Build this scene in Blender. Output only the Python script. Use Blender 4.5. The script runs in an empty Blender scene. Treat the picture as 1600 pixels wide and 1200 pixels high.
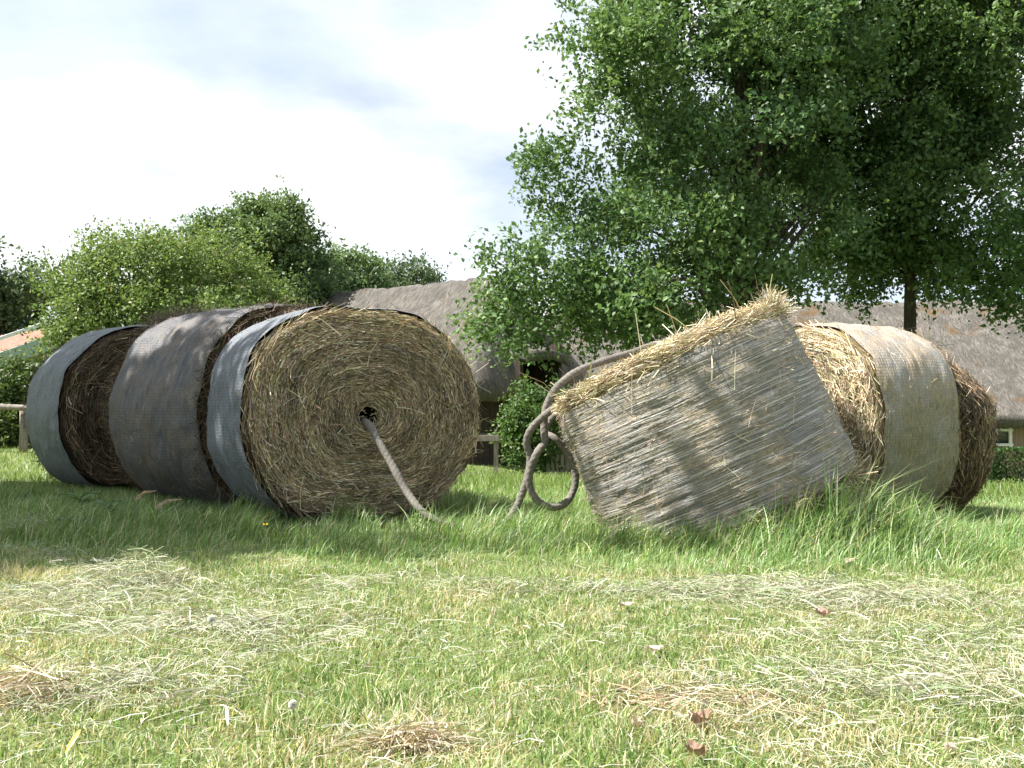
import bpy, math
import numpy as np

rng = np.random.default_rng(11)
SC = bpy.context.scene
COL = SC.collection
PI = math.pi

# ------------------------------------------------------------------ camera, sky, sun, exposure
EYE, FPX, HOR = 0.67, 1600.0, 640.0          # eye height, focal length and horizon row of a 1600 px wide frame
cam_d = bpy.data.cameras.new('camera')
cam = bpy.data.objects.new('camera', cam_d); COL.objects.link(cam)
cam_d.sensor_width = 36.0; cam_d.lens = 36.0
cam_d.clip_start = 0.05; cam_d.clip_end = 2000
cam.location = (0, 0, EYE)
cam.rotation_euler = (math.radians(90) + math.atan(40 / FPX), 0, 0)
SC.camera = cam

SUN_EL, SUN_AZ = math.radians(53), math.radians(-99)   # azimuth clockwise from +Y: the sun stands to the left
S_DIR = np.array([math.sin(SUN_AZ) * math.cos(SUN_EL), math.cos(SUN_AZ) * math.cos(SUN_EL), math.sin(SUN_EL)])
world = bpy.data.worlds.new('World'); SC.world = world; world.use_nodes = True
wn = world.node_tree.nodes; wl = world.node_tree.links; wn.clear()
def wnode(t, **k):
    n = wn.new(t)
    for a, b in k.items(): setattr(n, a, b)
    return n
sky = wnode('ShaderNodeTexSky', sky_type='NISHITA', sun_disc=False, sun_elevation=SUN_EL, sun_rotation=SUN_AZ)
sky.air_density = 1.0; sky.dust_density = 1.5
tc = wnode('ShaderNodeTexCoord')
sep = wnode('ShaderNodeSeparateXYZ'); wl.new(tc.outputs['Generated'], sep.inputs[0])
zz = wnode('ShaderNodeMath', operation='MAXIMUM'); zz.inputs[1].default_value = 0.0; wl.new(sep.outputs['Z'], zz.inputs[0])
za = wnode('ShaderNodeMath', operation='ADD'); za.inputs[1].default_value = 0.22; wl.new(zz.outputs[0], za.inputs[0])
dx = wnode('ShaderNodeMath', operation='DIVIDE'); wl.new(sep.outputs['X'], dx.inputs[0]); wl.new(za.outputs[0], dx.inputs[1])
dy = wnode('ShaderNodeMath', operation='DIVIDE'); wl.new(sep.outputs['Y'], dy.inputs[0]); wl.new(za.outputs[0], dy.inputs[1])
cb = wnode('ShaderNodeCombineXYZ'); wl.new(dx.outputs[0], cb.inputs[0]); wl.new(dy.outputs[0], cb.inputs[1]); cb.inputs[2].default_value = 1.9
n1 = wnode('ShaderNodeTexNoise'); n1.inputs['Scale'].default_value = 1.25; n1.inputs['Detail'].default_value = 7; n1.inputs['Roughness'].default_value = 0.52
wl.new(cb.outputs[0], n1.inputs['Vector'])
cr = wnode('ShaderNodeValToRGB'); cr.color_ramp.elements[0].position = 0.355; cr.color_ramp.elements[0].color = (.4, .4, .4, 1); cr.color_ramp.elements[1].position = 0.565
wl.new(n1.outputs[0], cr.inputs[0])
n2 = wnode('ShaderNodeTexNoise'); n2.inputs['Scale'].default_value = 0.9; n2.inputs['Detail'].default_value = 5
vo = wnode('ShaderNodeVectorMath', operation='ADD'); vo.inputs[1].default_value = (11.9, 2.1, 5.0); wl.new(cb.outputs[0], vo.inputs[0]); wl.new(vo.outputs[0], n2.inputs['Vector'])
cr2 = wnode('ShaderNodeValToRGB')
cr2.color_ramp.elements[0].position = 0.42; cr2.color_ramp.elements[0].color = (6.4, 7.2, 8.3, 1)
cr2.color_ramp.elements[1].position = 0.58; cr2.color_ramp.elements[1].color = (10.0, 10.2, 10.4, 1)
wl.new(n2.outputs[0], cr2.inputs[0])
mx = wnode('ShaderNodeMix', data_type='RGBA')
wl.new(cr.outputs['Color'], mx.inputs['Factor']); wl.new(sky.outputs[0], mx.inputs['A']); wl.new(cr2.outputs['Color'], mx.inputs['B'])
bg = wnode('ShaderNodeBackground'); bg.inputs['Strength'].default_value = 0.053
wl.new(mx.outputs['Result'], bg.inputs['Color'])
wo = wnode('ShaderNodeOutputWorld'); wl.new(bg.outputs[0], wo.inputs['Surface'])

sun_d = bpy.data.lights.new('sun', 'SUN'); sun = bpy.data.objects.new('sun', sun_d); COL.objects.link(sun)
sun_d.energy = 5.0; sun_d.angle = math.radians(0.5); sun_d.color = (1.0, 0.965, 0.91)
from mathutils import Vector
sun.rotation_euler = Vector(S_DIR).to_track_quat('Z', 'Y').to_euler()
sun.location = (-30, 0, 40)
SC.view_settings.view_transform = 'Standard'; SC.view_settings.look = 'None'
SC.view_settings.gamma = 1.0; SC.view_settings.use_curve_mapping = False
SC.view_settings.exposure = 1.48
SC.cycles.max_bounces = 7; SC.cycles.transparent_max_bounces = 8; SC.cycles.caustics_reflective = False; SC.cycles.caustics_refractive = False

# ------------------------------------------------------------------ helpers
def at(px, py, d):                            # a point d metres ahead that shows at (px, py) of the 1600 x 1200 frame
    return np.array([(px - 800) / FPX * d, d, EYE + (HOR - py) / FPX * d])
def gxy(px, py):                              # the same for a point on the flat near ground
    d = EYE * FPX / (py - HOR); return np.array([(px - 800) / FPX * d, d])
def sstep(a, b, x):
    t = np.clip((x - a) / (b - a), 0, 1); return t * t * (3 - 2 * t)
_H = np.random.default_rng(5).random((64, 64, 64)).astype(np.float32)
def vnoise(p, scale=1.0, seed=0):             # value noise, p (n,3) or (n,2)
    p = np.asarray(p, float) * scale
    if p.shape[-1] == 2: p = np.concatenate([p, np.zeros(p.shape[:-1] + (1,))], -1)
    p = p + seed * 7.37 + 1000
    i = np.floor(p).astype(int); f = p - i; f = f * f * (3 - 2 * f); out = 0
    for a in (0, 1):
        for b in (0, 1):
            for c in (0, 1):
                w = (f[..., 0] if a else 1 - f[..., 0]) * (f[..., 1] if b else 1 - f[..., 1]) * (f[..., 2] if c else 1 - f[..., 2])
                out = out + w * _H[(i[..., 0] + a) % 64, (i[..., 1] + b) % 64, (i[..., 2] + c) % 64]
    return out
def fbm(p, scale=1.0, seed=0, o=3):
    s = 0; a = 1; t = 0
    for k in range(o):
        s = s + a * vnoise(p, scale * 2 ** k, seed + k); t += a; a *= .5
    return s / t
def ground_z(x, y):
    x = np.asarray(x, float); y = np.asarray(y, float)
    t = sstep(6.6, 21, y)
    c = np.interp(x, [-14, -7, 0, 10, 30], [.25, .2, -.52, -.9, -.9])
    p = np.stack(np.broadcast_arrays(x, y), -1)
    near = 1 - sstep(9, 30, y)
    return t * c + near * (.05 * (vnoise(p, 1.1, 3) - .5) + .025 * (vnoise(p, 3.7, 4) - .5))
def norm(v): return v / np.maximum(np.linalg.norm(v, axis=-1, keepdims=True), 1e-9)

def raw_mesh(name, V, F, mat, parent=None, base=None, tint=None, uv=None, smooth=False):
    V = np.asarray(V, np.float32); F = np.asarray(F, np.int32)
    if base is not None: V = V - np.asarray(base, np.float32)
    n, k = F.shape
    me = bpy.data.meshes.new(name)
    me.vertices.add(len(V)); me.vertices.foreach_set('co', V.ravel())
    me.loops.add(n * k); me.loops.foreach_set('vertex_index', F.ravel())
    me.polygons.add(n); me.polygons.foreach_set('loop_start', np.arange(0, n * k, k, dtype=np.int32))
    if smooth: me.polygons.foreach_set('use_smooth', np.ones(n, bool))
    me.update(calc_edges=True)
    if tint is not None:
        a = me.attributes.new('tint', 'FLOAT_COLOR', 'POINT')
        a.data.foreach_set('color', np.concatenate([np.asarray(tint, np.float32), np.ones((len(V), 1), np.float32)], 1).ravel())
    if uv is not None:
        u = me.uv_layers.new(name='UVMap'); q = np.asarray(uv, np.float32)[F]
        w = (name in ('net_wrap', 'straw_core')) & ((q[..., 0].max(1) - q[..., 0].min(1)) > 4)          # faces across the seam of a round thing
        q[..., 0] = np.where(w[:, None] & (q[..., 0] < 1), q[..., 0] + 2 * PI, q[..., 0]); u.data.foreach_set('uv', q.ravel())
    me.materials.append(mat)
    o = bpy.data.objects.new(name, me); COL.objects.link(o)
    if parent is not None: o.parent = parent
    return o
def thing(name, label, cat, base=(0, 0, 0), group=None):
    o = bpy.data.objects.new(name, None); COL.objects.link(o); o.location = base
    o.empty_display_size = .2
    o['label'] = label; o['category'] = cat
    if group: o['group'] = group
    return o
def tag(o, label, cat=None, group=None, kind=None):
    if label: o['label'] = label
    if cat: o['category'] = cat
    if group: o['group'] = group
    if kind: o['kind'] = kind
    return o
class MB:                                      # collects quads for one mesh
    def __init__(s): s.v = []; s.f = []; s.n = 0
    def add(s, V, F):
        s.v.append(np.asarray(V, float)); s.f.append(np.asarray(F, int) + s.n); s.n += len(V); return s
    def box(s, c, h, ax=None, bev=.08):
        c = np.asarray(c, float); h = np.asarray(h, float); ax = np.eye(3) if ax is None else np.asarray(ax, float)
        b = min(h) * bev; q = []
        P = np.array([[x, y, z] for x in (-1, 1) for y in (-1, 1) for z in (-1, 1)], float)
        # chamfered box: every face inset, joined by strips
        V = []; idx = {}
        for i, p in enumerate(P):
            for a in range(3):
                v = p * h; v = v - p * b
                v[a] = p[a] * h[a]; idx[(i, a)] = len(V); V.append(v)
        def corner(x, y, z): return (x > 0) * 4 + (y > 0) * 2 + (z > 0)
        F = []
        for a in range(3):
            o = [k for k in range(3) if k != a]
            for sgn in (-1, 1):
                r = []
                for s1, s2 in ((-1, -1), (1, -1), (1, 1), (-1, 1)):
                    t = [0, 0, 0]; t[a] = sgn; t[o[0]] = s1; t[o[1]] = s2; r.append(idx[(corner(*t), a)])
                F.append(r)
        for a in range(3):                     # edges along axis a
            o = [k for k in range(3) if k != a]
            for s1 in (-1, 1):
                for s2 in (-1, 1):
                    t0 = [0, 0, 0]; t1 = [0, 0, 0]; t0[a] = -1; t1[a] = 1
                    for t in (t0, t1): t[o[0]] = s1; t[o[1]] = s2
                    F.append([idx[(corner(*t0), o[0])], idx[(corner(*t1), o[0])], idx[(corner(*t1), o[1])], idx[(corner(*t0), o[1])]])
        for i in range(8): F.append([idx[(i, 0)], idx[(i, 1)], idx[(i, 2)], idx[(i, 2)]])
        V = np.array(V) @ ax + c
        return s.add(V, F)
    def tube(s, P, R, n=8, cap=True):
        P = np.asarray(P, float); R = np.broadcast_to(np.asarray(R, float), (len(P),))
        V, F = tube_arrays(P, R, n); s.add(V, F)
        return s
    def build(s, name, mat, parent=None, base=None, smooth=False):
        V = np.concatenate(s.v); F = np.concatenate(s.f)
        Vb = V - np.asarray(base) if base is not None else V
        me = bpy.data.meshes.new(name)
        me.from_pydata([tuple(v) for v in Vb], [], [tuple(dict.fromkeys(f)) for f in F.tolist()])
        if smooth: me.polygons.foreach_set('use_smooth', np.ones(len(me.polygons), bool))
        me.materials.append(mat); me.update()
        o = bpy.data.objects.new(name, me); COL.objects.link(o)
        if parent is not None: o.parent = parent
        return o
def frames(P):
    T = np.gradient(P, axis=0); T = norm(T)
    N = np.zeros_like(P); ref = np.array([0, 0, 1.0]) if abs(T[0, 2]) < .9 else np.array([1.0, 0, 0])
    v = norm(np.cross(T[0], ref))
    for i in range(len(P)):
        v = norm(v - T[i] * (v @ T[i])); N[i] = v
    return T, N, np.cross(T, N)
def tube_arrays(P, R, n, lobes=None):
    T, N, B = frames(P)
    th = np.linspace(0, 2 * PI, n, endpoint=False)
    r = R[:, None] * (np.ones((len(P), n)) if lobes is None else lobes(th))
    V = P[:, None] + N[:, None] * (np.cos(th) * r)[..., None] + B[:, None] * (np.sin(th) * r)[..., None]
    m = len(P); V = V.reshape(-1, 3); F = []
    i = np.arange(m - 1)[:, None] * n; j = np.arange(n)[None]
    F = np.stack([i + j, i + (j + 1) % n, i + n + (j + 1) % n, i + n + j], -1).reshape(-1, 4)
    c0 = len(V); V = np.concatenate([V, P[:1], P[-1:]])
    caps = [[(k + 1) % n, k, c0, c0] for k in range(n)] + [[(m - 1) * n + k, (m - 1) * n + (k + 1) % n, c0 + 1, c0 + 1] for k in range(n)]
    return V, np.concatenate([F, np.array(caps)])
def spline(P, n):
    P = np.asarray(P, float); Q = np.concatenate([2 * P[:1] - P[1:2], P, 2 * P[-1:] - P[-2:-1]])
    seg = len(P) - 1; t = np.linspace(0, seg, n); i = np.minimum(t.astype(int), seg - 1); f = (t - i)[:, None]
    a, b, c, d = Q[i], Q[i + 1], Q[i + 2], Q[i + 3]
    return .5 * (2 * b + (c - a) * f + (2 * a - 5 * b + 4 * c - d) * f ** 2 + (3 * b - a - 3 * c + d) * f ** 3)
def ribbons(P, W, tint):                       # P (n,k,3) centre lines, W (n,k,3) half-width vectors -> vertices, triangles, tints
    n, k, _ = P.shape
    V = np.stack([P - W, P + W], 2).reshape(-1, 3)
    b = (np.arange(n) * 2 * k)[:, None]; j = np.arange(k - 1)[None] * 2
    T = np.stack([np.stack([b + j, b + j + 1, b + j + 3], -1), np.stack([b + j, b + j + 3, b + j + 2], -1)], 2).reshape(-1, 3)
    return V, T, np.repeat(tint, 2 * k, 0)
def blades(base, h, w, ang, lean, tint, segs=2, face=None, curl=1.0):
    # grass blades: base (n,3), height, width, lean direction (angle), lean as a share of the height
    n = len(base); t = np.linspace(0, 1, segs + 1)
    d = np.stack([np.cos(ang), np.sin(ang), np.zeros(n)], -1)
    fa = ang + PI / 2 + rng.normal(0, .7, n) if face is None else face
    s = np.stack([np.cos(fa), np.sin(fa), np.zeros(n)], -1)
    off = (lean * h)[:, None] * t[None] ** (1 + curl)
    zt = h[:, None] * (t[None] - .38 * np.minimum(lean, 1.6)[:, None] * t[None] ** 2 * .8)
    P = base[:, None] + d[:, None] * off[..., None] + np.array([0, 0, 1.0]) * zt[..., None]
    wd = w[:, None] * np.array([1, .85, .6, .4][:segs])[None] * .5
    L = P[:, :segs] - s[:, None] * wd[..., None]; R = P[:, :segs] + s[:, None] * wd[..., None]
    V = np.concatenate([np.stack([L, R], 2).reshape(n, -1, 3), P[:, -1:]], 1); m = 2 * segs + 1
    tri = []
    for q in range(segs - 1): tri += [[2 * q, 2 * q + 1, 2 * q + 3], [2 * q, 2 * q + 3, 2 * q + 2]]
    tri.append([2 * segs - 2, 2 * segs - 1, 2 * segs])
    T = (np.arange(n) * m)[:, None, None] + np.array(tri)[None]
    return V.reshape(-1, 3), T.reshape(-1, 3), np.repeat(tint, m, 0)
def pick(cols, n, w=None, jit=.18, hue=.3):
    c = np.array(cols, float)[rng.choice(len(cols), n, p=w)]
    return np.clip(c * np.exp(rng.normal(0, jit, (n, 1))) * np.exp(rng.normal(0, jit * hue, (n, 3))), 0, .9)
def merge(parts):
    V = []; T = []; C = []; o = 0
    for v, t, c in parts:
        V.append(v); T.append(t + o); C.append(c); o += len(v)
    return np.concatenate(V), np.concatenate(T), np.concatenate(C)

# ------------------------------------------------------------------ materials
class M:
    def __init__(s, name):
        s.m = bpy.data.materials.new(name); s.m.use_nodes = True; s.t = s.m.node_tree; s.t.nodes.clear()
        s.out = s.n('ShaderNodeOutputMaterial')
    def n(s, t, **k):
        x = s.t.nodes.new(t)
        for a, b in k.items():
            if a in x.inputs.keys() if isinstance(a, str) else False: x.inputs[a].default_value = b
            else: setattr(x, a, b)
        return x
    def l(s, a, b): s.t.links.new(a, b)
    def noise(s, vec=None, scale=5, detail=4, rough=.55, dist=0):
        x = s.n('ShaderNodeTexNoise'); x.inputs['Scale'].default_value = scale; x.inputs['Detail'].default_value = detail
        x.inputs['Roughness'].default_value = rough; x.inputs['Distortion'].default_value = dist
        if vec is not None: s.l(vec, x.inputs['Vector'])
        return x.outputs[0]
    def ramp(s, fac, stops):
        x = s.n('ShaderNodeValToRGB'); e = x.color_ramp.elements
        while len(e) < len(stops): e.new(.5)
        for q, (p, c) in zip(e, stops):
            q.position = p; q.color = (c, c, c, 1) if isinstance(c, (int, float)) else (*c, 1)
        s.l(fac, x.inputs[0]); return x.outputs['Color']
    def mix(s, f, a, b, mode='MIX'):
        x = s.n('ShaderNodeMix', data_type='RGBA', blend_type=mode)
        for sock, v in (('Factor', f), ('A', a), ('B', b)):
            if hasattr(v, 'is_output'): s.l(v, x.inputs[sock])
            else: x.inputs[sock].default_value = v if isinstance(v, (int, float)) else (*v, 1)
        return x.outputs['Result']
    def math(s, op, a, b=0.0):
        x = s.n('ShaderNodeMath', operation=op)
        for i, v in ((0, a), (1, b)):
            if hasattr(v, 'is_output'): s.l(v, x.inputs[i])
            else: x.inputs[i].default_value = v
        return x.outputs[0]
    def mapv(s, vec, scale=(1, 1, 1), loc=(0, 0, 0)):
        x = s.n('ShaderNodeMapping'); x.inputs['Scale'].default_value = scale; x.inputs['Location'].default_value = loc
        s.l(vec, x.inputs['Vector']); return x.outputs[0]
    def bump(s, h, strength=.5, dist=.02):
        x = s.n('ShaderNodeBump'); x.inputs['Strength'].default_value = strength; x.inputs['Distance'].default_value = dist
        s.l(h, x.inputs['Height']); return x.outputs[0]
    def pbr(s, col, rough=.8, spec=.25, normal=None, out=True):
        p = s.n('ShaderNodeBsdfPrincipled')
        if hasattr(col, 'is_output'): s.l(col, p.inputs['Base Color'])
        else: p.inputs['Base Color'].default_value = (*col, 1)
        if hasattr(rough, 'is_output'): s.l(rough, p.inputs['Roughness'])
        else: p.inputs['Roughness'].default_value = rough
        p.inputs['Specular IOR Level'].default_value = spec
        if normal is not None: s.l(normal, p.inputs['Normal'])
        if out: s.l(p.outputs[0], s.out.inputs[0])
        return p.outputs[0]
def leafy(name, trans, rough, spec):
    m = M(name); a = m.n('ShaderNodeAttribute', attribute_name='tint')
    p = m.pbr(a.outputs['Color'], rough, spec, out=False)
    t = m.n('ShaderNodeBsdfTranslucent'); m.l(m.mix(1.0, a.outputs['Color'], (1.1, 1.1, .65), 'MULTIPLY'), t.inputs['Color'])
    x = m.n('ShaderNodeMixShader'); x.inputs[0].default_value = trans
    m.l(p, x.inputs[1]); m.l(t.outputs[0], x.inputs[2]); m.l(x.outputs[0], m.out.inputs[0])
    return m.m
MAT_GRASS = leafy('grass_blade', .38, .42, .4)
MAT_HAY = leafy('dry_hay', .2, .6, .25)
MAT_STRAW = leafy('straw_stalk', .12, .55, .3)
MAT_LEAF = leafy('tree_leaf', .36, .5, .3)

def objco(m): return m.n('ShaderNodeTexCoord').outputs['Object']
def mat_ground():
    m = M('meadow_soil'); c = objco(m)
    a = m.ramp(m.noise(c, 1.3, 6), [(.35, (.1, .15, .035)), (.6, (.2, .24, .085))])
    b = m.ramp(m.noise(c, 38, 5, .7), [(.3, (.05, .07, .02)), (.7, (.27, .31, .13))])
    m.pbr(m.mix(.55, a, b), .95, .1, m.bump(m.noise(c, 55, 5, .7), .8, .03)); return m.m
def mat_wood(name, c0, c1, sc=6):
    m = M(name); c = objco(m)
    g = m.noise(m.mapv(c, (sc * 5, sc * 5, sc * .8)), 1, 6, .6, .6)
    m.pbr(m.ramp(g, [(.3, c0), (.7, c1)]), .85, .2, m.bump(g, .5, .01)); return m.m
def mat_bark():
    m = M('oak_bark'); c = objco(m)
    g = m.noise(m.mapv(c, (14, 14, 3)), 1, 6, .65, .5)
    m.pbr(m.ramp(g, [(.3, (.03, .025, .02)), (.7, (.11, .095, .075))]), .95, .1, m.bump(g, .9, .04)); return m.m
def mat_thatch():
    m = M('weathered_thatch'); c = objco(m); uv = m.n('ShaderNodeUVMap').outputs[0]
    big = m.noise(c, .7, 4, .6)
    streak = m.noise(m.mapv(uv, (19, 5.5, 1)), 1, 6, .8)
    fine = m.noise(c, 20, 4, .8)
    col = m.ramp(streak, [(.32, (.088, .079, .066)), (.5, (.24, .219, .189)), (.68, (.42, .392, .35))])
    col = m.mix(m.ramp(m.noise(c, 2.3, 5, .7), [(.42, 0.), (.66, .75)]), col, (.13, .12, .108))
    moss = m.ramp(m.noise(c, .95, 5, .6, .4), [(.56, 0.), (.66, 1.)])
    col = m.mix(m.math('MULTIPLY', moss, .75), col, m.ramp(fine, [(.3, (.13, .075, .025)), (.7, (.32, .2, .09))]))
    h = m.math('ADD', streak, m.math('MULTIPLY', fine, .7))
    m.pbr(col, .95, .12, m.bump(h, 1.0, .14)); return m.m
def mat_brick():
    m = M('old_brick'); b = m.n('ShaderNodeTexBrick'); c = objco(m)
    m.l(m.mapv(c, (1, 1, 1)), b.inputs['Vector']); b.inputs['Scale'].default_value = 4.2
    b.inputs['Color1'].default_value = (.3, .22, .15, 1); b.inputs['Color2'].default_value = (.22, .15, .1, 1); b.inputs['Mortar'].default_value = (.34, .31, .26, 1)
    m.pbr(m.mix(.4, b.outputs['Color'], m.ramp(m.noise(c, 6, 5), [(.3, (.18, .13, .09)), (.7, (.36, .28, .2))])), .9, .15); return m.m
def mat_plain(name, col, rough=.7, spec=.25, var=.2, sc=20):
    m = M(name); c = objco(m); f = m.noise(c, sc, 5, .6)
    lo = tuple(x * (1 - var) for x in col); hi = tuple(min(1, x * (1 + var)) for x in col)
    m.pbr(m.ramp(f, [(.3, lo), (.7, hi)]), rough, spec, m.bump(f, .3, .01)); return m.m
def polar(m, fs, fth):                         # seam-free coordinates round a bale: UV = (angle, distance along or out)
    uv = m.n('ShaderNodeUVMap').outputs[0]; s = m.n('ShaderNodeSeparateXYZ'); m.l(uv, s.inputs[0])
    c = m.n('ShaderNodeCombineXYZ')
    m.l(m.math('MULTIPLY', s.outputs[1], fs), c.inputs[0])
    m.l(m.math('MULTIPLY', m.math('COSINE', s.outputs[0]), fth), c.inputs[1])
    m.l(m.math('MULTIPLY', m.math('SINE', s.outputs[0]), fth), c.inputs[2])
    return c.outputs[0], s.outputs[0], s.outputs[1]
def mat_core(name, dark, mid, light):
    m = M(name); v, _, _ = polar(m, 75, 5)
    f = m.noise(v, 1, 6, .7, .5); v2, _, _ = polar(m, 9, 2.2)
    g = m.noise(v2, 1, 4, .6)
    col = m.mix(m.ramp(g, [(.35, 0.), (.65, .6)]), m.ramp(f, [(.28, dark), (.52, mid), (.78, light)]), dark)
    m.pbr(col, .95, .08, m.bump(f, 1.0, .03)); return m.m
def mat_net(name, lo, hi, straw, cover=.75, line=140, rough=.42, algae=0, spec=.45, reg=.6):
    m = M(name); v, th, s = polar(m, line, 7)
    strand = m.noise(v, 1, 3, .6, .25)
    w, _, _ = polar(m, 1, 1)
    # fine mesh: round strands crossed by zigzag ties
    a = m.math('SINE', m.math('MULTIPLY', s, 330)); b = m.math('SINE', m.math('ADD', m.math('MULTIPLY', th, 230), m.math('MULTIPLY', a, .9)))
    mesh = m.math('ADD', m.math('MULTIPLY', a, .5 * reg), m.math('MULTIPLY', b, .35 * reg))
    v3, _, _ = polar(m, 5, 3.2); patch = m.noise(v3, 1, 5, .62, .3)
    v4, _, _ = polar(m, 60, 18); grit = m.noise(v4, 1, 4, .7)
    plastic = m.mix(m.ramp(strand, [(.3, 0.), (.7, 1.)]), lo, hi)
    plastic = m.mix(m.ramp(mesh, [(.05, .6), (.7, 0.)]), plastic, tuple(x * .45 for x in lo))
    st = m.ramp(grit, [(.3, tuple(x * .4 for x in straw)), (.6, straw), (.8, tuple(min(1, x * 1.7) for x in straw))])
    f = m.math('ADD', m.math('MULTIPLY', patch, .75), m.math('MULTIPLY', grit, .35))
    show = m.ramp(f, [(cover - .1, 0.), (cover + .08, .85)])
    col = m.mix(show, plastic, st)
    if algae:
        co = m.n('ShaderNodeNewGeometry').outputs['Position']; z = m.n('ShaderNodeSeparateXYZ'); m.l(co, z.inputs[0])
        f2 = m.math('ADD', z.outputs[2], m.math('MULTIPLY', patch, -.9))
        col = m.mix(m.math('MULTIPLY', m.ramp(f2, [(.1, 1.), (.45, 0.)]), algae), col, m.ramp(grit, [(.3, (.07, .07, .03)), (.7, (.2, .2, .1))]))
    h = m.math('ADD', m.math('MULTIPLY', strand, 1.0), m.math('ADD', m.math('MULTIPLY', mesh, .25), m.math('MULTIPLY', grit, .6)))
    m.pbr(col, m.ramp(grit, [(.3, rough), (.7, min(1, rough + .35))]), spec, m.bump(h, .9, .012)); return m.m
def mat_rope():
    m = M('hemp_rope'); c = objco(m); f = m.noise(c, 90, 4, .7); g = m.noise(c, 6, 4)
    col = m.mix(m.ramp(g, [(.35, 0.), (.7, .55)]), m.ramp(f, [(.3, (.115, .104, .09)), (.7, (.28, .255, .22))]), (.1, .092, .078))
    m.pbr(col, .95, .1, m.bump(f, .7, .006)); return m.m
def mat_glass():
    m = M('window_glass'); m.pbr((.02, .025, .03), .08, .6); return m.m
def mat_tile():
    m = M('red_clay_tile'); c = objco(m); f = m.noise(c, 14, 5, .6)
    m.pbr(m.ramp(f, [(.3, (.17, .08, .058)), (.7, (.33, .18, .13))]), .85, .2); return m.m
MG, BARK, THATCH, BRICK = mat_ground(), mat_bark(), mat_thatch(), mat_brick()
WOOD = mat_wood('weathered_wood', (.12, .1, .085), (.3, .27, .23))
DARKWOOD = mat_wood('tarred_boards', (.02, .016, .013), (.075, .055, .04))
WHITE = mat_plain('white_paint', (.78, .78, .76), .5, .4, .05)
PALEGREEN = mat_plain('pale_green_paint', (.36, .45, .38), .6, .3, .1)
ROPE, GLASS, TILE = mat_rope(), mat_glass(), mat_tile()

# ------------------------------------------------------------------ ground
def build_ground():
    xs = np.unique(np.concatenate([np.linspace(-400, -16, 14), np.linspace(-16, 16, 115), np.linspace(16, 400, 14)]))
    ys = np.unique(np.concatenate([np.linspace(-60, 0, 8), np.linspace(0, 28, 120), np.linspace(28, 600, 24)]))
    X, Y = np.meshgrid(xs, ys, indexing='ij'); Z = ground_z(X, Y)
    V = np.stack([X, Y, Z], -1).reshape(-1, 3); ny = len(ys)
    i = np.arange(len(xs) - 1)[:, None] * ny; j = np.arange(ny - 1)[None]
    F = np.stack([i + j, i + ny + j, i + ny + j + 1, i + j + 1], -1).reshape(-1, 4)
    tag(raw_mesh('ground', V, F, MG, smooth=True), 'mown meadow ground under the bales', kind='structure')
build_ground()

# ------------------------------------------------------------------ thatched buildings
def thatched_roof(parent, base, O, ex, ey, Lx, Ly, z0, runs, ztop, cut=None, name='thatched_roof', seed=1, sag=.0):
    # footprint O + ex*[0,Lx] + ey*[0,Ly]; runs = horizontal run of the four slopes (x0, x1, y0, y1) up to the ridge
    nx, ny = int(Lx * 10), int(Ly * 14)
    u = np.linspace(0, Lx, nx); v = np.linspace(0, Ly, ny); U, W = np.meshgrid(u, v, indexing='ij')
    H = ztop - z0
    d = [H * U / runs[0], H * (Lx - U) / runs[1], H * W / runs[2], H * (Ly - W) / runs[3]]
    k = 5.0; z = -np.log(sum(np.exp(-k * np.minimum(q, 8)) for q in d)) / k
    z = np.minimum(z, H * 1.2); z = z - sag * np.sin(PI * U / Lx)
    p2 = np.stack([U, W], -1)
    z = z + .10 * (fbm(p2, 1.2, seed, 4) - .5) + .10 * (vnoise(p2, 6.5, seed + 9) - .5)
    P = O + U[..., None] * ex + W[..., None] * ey; P[..., 2] = z0 + z
    V = P.reshape(-1, 3)
    i = np.arange(nx - 1)[:, None] * ny; j = np.arange(ny - 1)[None]
    F = np.stack([i + j, i + ny + j, i + ny + j + 1, i + j + 1], -1)
    if cut is not None:
        uc = (U[:-1, :-1] + U[1:, 1:]) / 2; wc = (W[:-1, :-1] + W[1:, 1:]) / 2
        F = F[~cut(uc, wc)]
    F = F.reshape(-1, 4)
    # thick eave: the border dropped, then tucked in under the roof
    ring = [(a, 0) for a in range(nx)] + [(nx - 1, b) for b in range(1, ny)] + [(a, ny - 1) for a in range(nx - 2, -1, -1)] + [(0, b) for b in range(ny - 2, 0, -1)]
    ring = np.array([a * ny + b for a, b in ring]); n = len(ring)
    if cut is not None:
        keep = ~cut(U, W).reshape(-1)[ring]
    else: keep = np.ones(n, bool)
    cen = V.mean(0); top = V[ring]; inn = norm((cen - top) * np.array([1, 1, 0]))
    d1 = top - np.array([0, 0, .26]) + inn * .1 + rng.normal(0, .012, (n, 3)); d2 = d1 + inn * .5 + np.array([0, 0, .12])
    o = len(V); V = np.concatenate([V, d1, d2]); a = np.arange(n); b = (a + 1) % n; kk = keep & keep[b]
    F = np.concatenate([F, np.stack([ring[b], ring[a], o + a, o + b], -1)[kk], np.stack([o + b, o + a, o + n + a, o + n + b], -1)[kk]])
    dd = np.stack(d); hip = np.argmin(dd, 0) < 2
    uv = np.where(hip[..., None], np.stack([W, U], -1), np.stack([U, W], -1)).reshape(-1, 2); uv = np.concatenate([uv, uv[ring], uv[ring] + .3])
    return raw_mesh(name, V, F, THATCH, parent, base, uv=uv * 1.0, smooth=True)

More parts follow.
